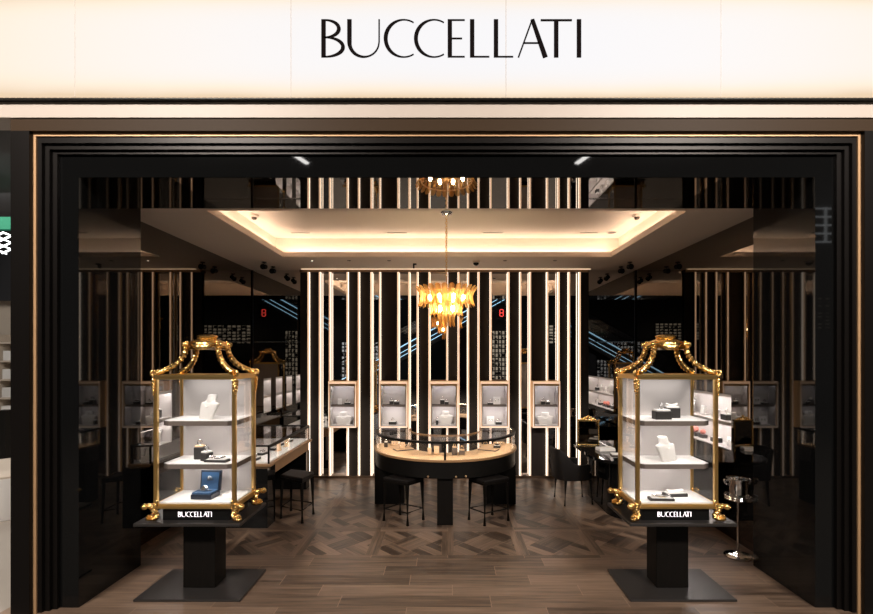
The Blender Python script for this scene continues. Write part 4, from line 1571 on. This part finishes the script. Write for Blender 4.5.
# ================================================================== CHANDELIER
HC = 2.885
chx, chy = -0.005, 4.34
cd = thing('chandelier', 'tiered amber glass leaf chandelier hanging on a chain above the counter', 'chandelier', (chx, chy, HC))
bm = NB()
lathe(bm, [(.062, -.0005), (.062, -.012), (.050, -.030), (.020, -.046), (.008, -.050)], seg=32)
obj('canopy', bm, M['chrome'], cd, smooth=True)
bm = NB()
z = -.050
k = 0
while z > -.60:
    pts = []
    for i in range(12):
        a = 2 * PI * i / 12
        u, v = .0085 * math.cos(a), .0140 * math.sin(a)
        pts.append((u, 0, z - .012 + v) if k % 2 == 0 else (0, u, z - .012 + v))
    tube(bm, pts, .0034, 5, closed=True)
    z -= .022
    k += 1
obj('chain', bm, M['gilt_bar'], cd, smooth=True)
zt = 2.185 - HC
bm = NB()
cyl(bm, (0, 0, z + .004), (0, 0, zt - .36), .008, seg=10)
lathe(bm, [(.010, zt - .02), (.022, zt - .04), (.022, zt - .08), (.010, zt - .10)], seg=16)
for r, zz in ((.235, -.045), (.135, -.165), (.066, -.255)):
    ring_geo(bm, (0, 0, zt + zz), r, .006, 'z', 36)
    for q in range(6):
        a = q * PI / 3
        tube(bm, [(0, 0, zt + zz), (r * math.cos(a), r * math.sin(a), zt + zz)], .004, 5)
obj('stem_frame', bm, M['brass'], cd, smooth=True)


def plate(prof, width, name, n, phase=0.0):
    """one curved leaf-shaped plate, repeated around the axis"""
    bm = NB()
    rows = []
    m = len(prof)
    for i, (r, z, wf) in enumerate(prof):
        row = []
        for j in range(5):
            u = -1 + 2 * j / 4
            row.append(bm.verts.new((r - .010 * (1 - u * u) * -1 - .006, u * width / 2 * wf, zt + z - .006 * u * u * (1 if i == 0 else 0) + .012 * u * u * (1 if i == m - 1 else 0))))
        rows.append(row)
    for A, B in zip(rows, rows[1:]):
        for j in range(4):
            bm.faces.new((A[j], A[j + 1], B[j + 1], B[j]))
    bmesh.ops.solidify(bm, geom=bm.faces[:], thickness=.003)
    o = obj(name, bm, M['amber'], cd, smooth=True)
    o.rotation_euler = (0, 0, phase)
    for k in range(1, n):
        c = o.copy()
        C.objects.link(c)
        c.rotation_euler = (0, 0, phase + 2 * PI * k / n)


plate([(.287, .000, .72), (.274, -.018, 1.0), (.252, -.050, .95), (.240, -.085, .85), (.244, -.120, .90), (.258, -.165, .80), (.262, -.182, .35)], .054, 'glass_leaf', 27)
plate([(.168, -.108, .7), (.158, -.130, 1.0), (.143, -.167, .95), (.139, -.205, .9), (.147, -.243, .85), (.154, -.268, .4)], .043, 'glass_leaf', 18)
plate([(.094, -.225, .7), (.086, -.245, 1.0), (.072, -.277, .95), (.068, -.313, .9), (.074, -.350, .8), (.078, -.368, .4)], .032, 'glass_leaf', 12)
bm0 = None
first = None
for r, zz, n in ((.165, -.10, 8), (.085, -.20, 4)):
    for k in range(n):
        a = 2 * PI * (k + .5) / n
        if first is None:
            bm = NB()
            ball(bm, (0, 0, 0), .017, 1, 1, 1.5, 10, 8)
            first = obj('bulb', bm, M['bulb'], cd, (r * math.cos(a), r * math.sin(a), zt + zz), smooth=True)
        else:
            dup(first, None, (r * math.cos(a), r * math.sin(a), zt + zz))

# ================================================================== CEILING FITTINGS
for s, nm in ((-1, 'left'), (1, 'right')):
    for yy, wh in ((5.50, 'nearer'), (5.78, 'farther')):
        t = thing('spotlight', 'small black ceiling spotlight by the %s wall, the %s of its pair' % (nm, wh), 'spotlight', (s * 2.14, yy, ZC), 0, 'black ceiling spotlights')
        bm = NB()
        cyl(bm, (0, 0, -.0005), (0, 0, -.012), .030, seg=16)
        cyl(bm, (0, 0, -.012), (0, 0, -.035), .008, seg=8)
        obj('mount', bm, M['black_satin'], t, smooth=True)
        bm = NB()
        tube(bm, [(0, .035, -.050), (0, -.040, -.062)], [.028, .033], 14)
        obj('lamp_head', bm, M['black_satin'], t, smooth=True)
t = thing('dome_camera', 'small black security dome on the ceiling edge right of the chandelier', 'security camera', (px(476, 264, 5.45).x, 5.45, ZC))
bm = NB()
lathe(bm, [(.042, -.0005), (.042, -.018), (.036, -.020)], seg=24)
obj('housing', bm, M['ceiling'], t, smooth=True)
bm = NB()
lathe(bm, [(.034, -.0205), (.033, -.032), (.024, -.046), (.008, -.053)], seg=24)
obj('dome', bm, M['black_gloss'], t, smooth=True)
t = thing('ceiling_sensor', 'small black bracket sensor on the ceiling left of the chandelier', 'sensor', (px(414, 266, 5.6).x, 5.6, ZC))
bm = NB()
box(bm, -.012, .030, -.02, .02, -.014, -.0005)
box(bm, -.012, .006, -.02, .02, -.055, -.0145, bev=.003)
obj('sensor_body', bm, M['black_satin'], t)
for x, nm in ((254, 'left'), (637, 'right')):
    q = px(x, 215, 1.335 * F / (CY - 215))
    t = thing('smoke_detector', 'round white smoke detector on the recessed ceiling, the %s one' % nm, 'smoke detector', (q.x, q.y, HC), 0, 'smoke detectors on the recessed ceiling')
    bm = NB()
    lathe(bm, [(.045, -.0005), (.045, -.014), (.034, -.022)], seg=24)
    obj('detector_base', bm, M['ceiling'], t, smooth=True)
    bm = NB()
    lathe(bm, [(.024, -.0225), (.022, -.040), (.012, -.044)], seg=20)
    obj('sensor_head', bm, M['shelf_edge'], t, smooth=True)
Yv = 1.335 * F / (CY - 232.5)
for k, (a, b) in enumerate(((291, 310), (387, 407), (483, 503), (580, 598))):
    xa, xb = (a - CX) / F * Yv, (b - CX) / F * Yv
    t = thing('ceiling_vent', 'thin slot vent in the recessed ceiling, %s from the left' % ORD[k], 'vent', ((xa + xb) / 2, Yv, HC), 0, 'slot vents in the recessed ceiling')
    hw = (xb - xa) / 2
    bm = NB()
    box(bm, -hw, hw, -.010, .010, -.004, -.0005)
    obj('vent_frame', bm, M['ceiling'], t)
    bm = NB()
    box(bm, -hw + .004, hw - .004, -.006, .006, -.0055, -.0042)
    obj('slot', bm, M['shelf_edge'], t)
q = px(612, 232, 1.335 * F / (CY - 232))
t = thing('ceiling_speaker', 'round flush speaker grille in the recessed ceiling at far right', 'speaker', (q.x, q.y, HC))
bm = NB()
lathe(bm, [(.055, -.0005), (.055, -.006), (.046, -.008)], seg=28)
obj('rim', bm, M['ceiling'], t, smooth=True)
bm = NB()
lathe(bm, [(.044, -.0082), (.020, -.0095)], seg=28)
obj('grille', bm, M['shelf_edge'], t, smooth=True)
for k, x in enumerate((312, 349, 389, 505, 555)):
    q = px(x, 260.5, 1.1 * F / (CY - 260.5))
    t = thing('downlight', 'tiny recessed downlight in the ceiling edge above the back wall, %s from the left' % ORD[k], 'downlight', (q.x, q.y, ZC), 0, 'recessed downlights over the back wall')
    bm = NB()
    lathe(bm, [(.022, -.0005), (.022, -.004), (.016, -.004)], seg=18)
    obj('rim', bm, M['shelf_edge'], t, smooth=True)
    bm = NB()
    cyl(bm, (0, 0, -.0042), (0, 0, -.006), .012, seg=14)
    obj('lens', bm, M['led_warm'] if k == 0 else M['black_gloss'], t)

# ================================================================== THE MALL AROUND THE SHOP (seen past the left jamb and in the mirrors)
M['mall_dark'] = mat('mall_dark', (0.022, 0.022, 0.025), 0.6)
M['mall_beige'] = mat('mall_beige', (0.62, 0.53, 0.44), 0.6)
M['shop_glow'] = led('shop_glow', (0.95, 0.97, 1.0), 0.40)
M['shop_glow_warm'] = led('shop_glow_warm', (1.0, 0.86, 0.66), 0.32)
M['blue_led'] = led('blue_led', (0.35, 0.70, 1.0), 1.6)
M['red_led'] = led('red_led', (1.0, 0.05, 0.04), 1.6)
M['green_lit'] = mat('green_lit', (0.01, 0.05, 0.03), 0.9, spec=0.05, emit=(0.05, 0.55, 0.32), strength=0.2)
M['grey_metal'] = mat('grey_metal', (0.35, 0.37, 0.40), 0.3, metal=1.0)
bm = NB()
box(bm, -12, 12, -14, 2.7, 5.3, 5.4)
box(bm, -12, -2.8, 2.7, 9.5, 3.4, 3.5)
struct('ceiling_mall', bm, M['mall_dark'])
bm = NB()
box(bm, -12, 12, -14.1, -14, 0, 5.3)
struct('wall_mall_far', bm, M['mall_dark'])
bm = NB()
box(bm, -12, 12, 2.96, 3.3, 2.97, 5.3)
struct('wall_mall_upper', bm, M['mall_dark'])
bm = NB()
box(bm, -12, -2.8, 8.0, 8.1, 0, 3.4)
struct('wall_neighbour', bm, M['mall_beige'])
bm = NB()
box(bm, -12, -2.8, 7.72, 7.78, 2.46, 3.4)
struct('wall_neighbour_upper', bm, M['mall_dark'])

for x, rz, nm in ((-2.34, .30, 'left'), (2.18, -.30, 'right')):
    t = thing('linear_light', 'white tube light on the mall ceiling mirrored at the %s of the fascia' % nm, 'light', (x, -1.3, 4.6), rz)
    bm = NB()
    box(bm, -.05, .05, -.42, .42, .02, .06)
    obj('housing', bm, M['black_satin'], t)
    bm = NB()
    box(bm, -.035, .035, -.40, .40, .0, .0195)
    obj('tube', bm, M['led_tube'], t)
    bm = NB()
    for yy in (-.35, .35):
        cyl(bm, (0, yy, .06), (0, yy, .699), .006, seg=6)
    obj('hanger', bm, M['black_satin'], t)

# escalator behind the viewer, rising to the right as the mirrors show it
es = thing('escalator', 'mall escalator rising to the right, seen in the mirrors', 'escalator', (-4.2, -6.5, 0))
ang = math.radians(29)
ln = 9.0


def esc(u, dz, y):
    return (u * math.cos(ang), y, dz + u * math.sin(ang))


def esc_bar(name, dz0, dz1, y0, y1, m, u0=0.0, u1=ln, parent=None):
    bm = NB()
    vs = []
    for u in (u0, u1):
        for (y, dz) in ((y0, dz0), (y1, dz0), (y1, dz1), (y0, dz1)):
            vs.append(Vector(esc(u, dz, y)))
    loft(bm, [vs[:4], vs[4:]])
    return obj(name, bm, M[m], parent or es)


esc_bar('truss', 0.02, 0.55, -1.2, 0.0, 'mall_dark', 0.9)
esc_bar('steps', 0.56, 0.62, -1.1, -0.1, 'grey_metal', 0.5)
for y in (0.0, -1.2):
    esc_bar('balustrade', 0.62, 1.30, y - .02, y + .02, 'glass')
    esc_bar('handrail', 1.30, 1.38, y - .04, y + .04, 'black_satin')
    esc_bar('light_line', 0.575, 0.61, y - .03, y + .03, 'blue_led')
for dz in (0.18, 0.34):
    esc_bar('light_line', dz, dz + .025, 0.001, 0.02, 'blue_led')


def shopfront(x0, x1, z0, z1, y, glow, label, bars=6, rows_=5):
    t = thing('shopfront', label, 'shopfront', ((x0 + x1) / 2, y, z0))
    hw, h = (x1 - x0) / 2, z1 - z0
    bm = NB()
    box(bm, -hw, hw, -.05, 0, 0, h)
    obj('lit_panel', bm, M[glow], t)
    bm = NB()
    for k in range(bars + 1):
        x = -hw + 2 * hw * k / bars
        box(bm, x - .03, x + .03, 0.001, .05, 0, h)
    for k in range(rows_ + 1):
        z = h * k / rows_
        box(bm, -hw, hw, 0.051, .08, z - .03, z + .03)
    for k in range(bars):
        for j in range(rows_):
            if rnd.random() < .45:
                xa = -hw + 2 * hw * (k + .15) / bars
                box(bm, xa, xa + 2 * hw / bars * rnd.uniform(.3, .7), 0.001, .04, h * (j + .15) / rows_, h * (j + rnd.uniform(.4, .85)) / rows_)
    obj('lattice', bm, M['mall_dark'], t)
    return t


shopfront(-5.6, -3.1, 0.05, 2.3, -12.9, 'shop_glow', 'white lit shop window with dark lattice, mirrored in the left back panels', 14, 12)
shopfront(2.2, 3.6, 0.05, 2.9, -12.9, 'shop_glow_warm', 'tall warm shop window mirrored in the right back panels', 8, 12)
shopfront(5.4, 9.5, 2.2, 3.2, -12.9, 'shop_glow_warm', 'warm lit shop fascia high across the mall', 16, 6)
shopfront(-9.5, -6.2, 2.4, 3.3, -12.9, 'shop_glow_warm', 'pale lit shop fascia across the mall on the other side', 14, 6)
shopfront(8.7, 10.4, 2.2, 3.0, -5.8, 'shop_glow_warm', 'striped lit shop panel mirrored low in the right black jamb', 9, 9)
lt = thing('light_lattice', 'white grid ceiling light mirrored high in the right black jamb', 'light', (9.5, -6.0, 4.4))
bm = NB()
for k in range(5):
    x = -.9 + k * .45
    box(bm, x - .025, x + .025, -.02, .02, 0, .88)
for k in range(5):
    box(bm, -.9, .9, -.045, -.021, k * .21, k * .21 + .04)
obj('grid_tube', bm, M['led_white'], lt)
dg = thing('digit_display', 'small red lit digit on the escalator, seen in the back mirrors', 'display', (2.12, -6.2, 3.08))
bm = NB()
for (x0, x1, z0, z1) in ((-.05, .05, 0, .03), (-.05, .05, .13, .16), (-.05, .05, .26, .29), (-.08, -.05, .02, .14), (.05, .08, .02, .14), (-.08, -.05, .15, .27), (.05, .08, .15, .27)):
    box(bm, x0, x1, -.01, .01, z0, z1)
obj('segments', bm, M['red_led'], dg)
bm = NB()
box(bm, -.2, .2, -.06, -.015, -.08, .5)
box(bm, -.02, .02, -.05, -.02, .5, 2.219)
obj('housing', bm, M['black_satin'], dg)

# neighbour shop at the far left edge
t = thing('shelving_unit', 'tall beige wall shelf with pale boxes at the far left edge', 'shelving', (-7.3, 7.6, 0))
bm = NB()
box(bm, -1.2, 1.2, 0.30, .38, 0, 1.9)
for z in (.55, .85, 1.15, 1.45, 1.75):
    box(bm, -1.2, 1.2, 0, .30, z, z + .025)
for x in (-1.2, 0, 1.18):
    box(bm, x, x + .02, 0, .30, 0, 1.9)
obj('shelf_frame', bm, M['mall_beige'], t)
bx0 = None
kk = 0
for z, zn in ((.5755, 'lowest'), (.8755, 'second'), (1.1755, 'third'), (1.4755, 'upper')):
    bm = NB()
    box(bm, -.2, .2, -.11, .11, 0, .16, bev=.006)
    b1 = obj('storage_box', bm, M['white_leather'], None, (-7.06 + .01 * kk, 7.76, z))
    tag(b1, 'pale box on the %s shelf of the shelving at the far left edge' % zn, 'box', 'boxes on the neighbour shelving')
    kk += 1
t = thing('bench', 'white rounded bench on the mall floor at the far left edge', 'bench', (-4.35, 4.65, 0))
bm = NB()
lathe(bm, [(.30, .0005), (.34, .08), (.42, .30), (.46, .42)], seg=36)
obj('bench_body', bm, M['white_leather'], t, smooth=True)
bm = NB()
lathe(bm, [(.45, .4205), (.46, .44), (.43, .47), (.30, .48)], seg=36)
obj('bench_seat', bm, M['mall_beige'], t, smooth=True)
t = thing('post', 'black square post on the mall floor at the far left edge', 'post', (-5.74, 6.1, 0))
t.name = 'bollard'
bm = NB()
box(bm, -.16, .16, -.16, .16, 0.0005, .03)
obj('base_plate', bm, M['black_satin'], t)
bm = NB()
box(bm, -.06, .06, -.06, .06, 0.0305, .85, bev=.006)
obj('shaft', bm, M['black_satin'], t)
t = thing('light_lattice', 'white diamond grid light hanging at the far left edge', 'light', (-4.55, 4.9, 2.62))
bm = NB()
for k in range(-4, 5):
    tube(bm, [(k * .16 - .25, 0, 0), (k * .16 + .25, 0, .22)], .009, 5)
    tube(bm, [(k * .16 + .25, .03, 0), (k * .16 - .25, .03, .22)], .009, 5)
obj('grid_tube', bm, M['led_white'], t)
bm = NB()
for x in (-.6, .6):
    cyl(bm, (x, 0.015, .10), (x, .015, .779), .008, seg=6)
obj('hanger', bm, M['black_satin'], t)
t = thing('hanging_sign', 'blank green lit hanging panel above the grid light at far left', 'sign', (-5.1, 5.4, 3.0))
bm = NB()
box(bm, -.55, .55, -.03, .03, 0, .14)
obj('sign_panel', bm, M['green_lit'], t)
bm = NB()
for x in (-.5, .5):
    cyl(bm, (x, 0, .14), (x, 0, .399), .008, seg=6)
obj('hanger', bm, M['black_satin'], t)
area('neighbour_light', (-5.6, 5.2, 3.3), (math.radians(38), 0, 0), 2.0, 1.5, 100, (1.0, 0.95, 0.88))
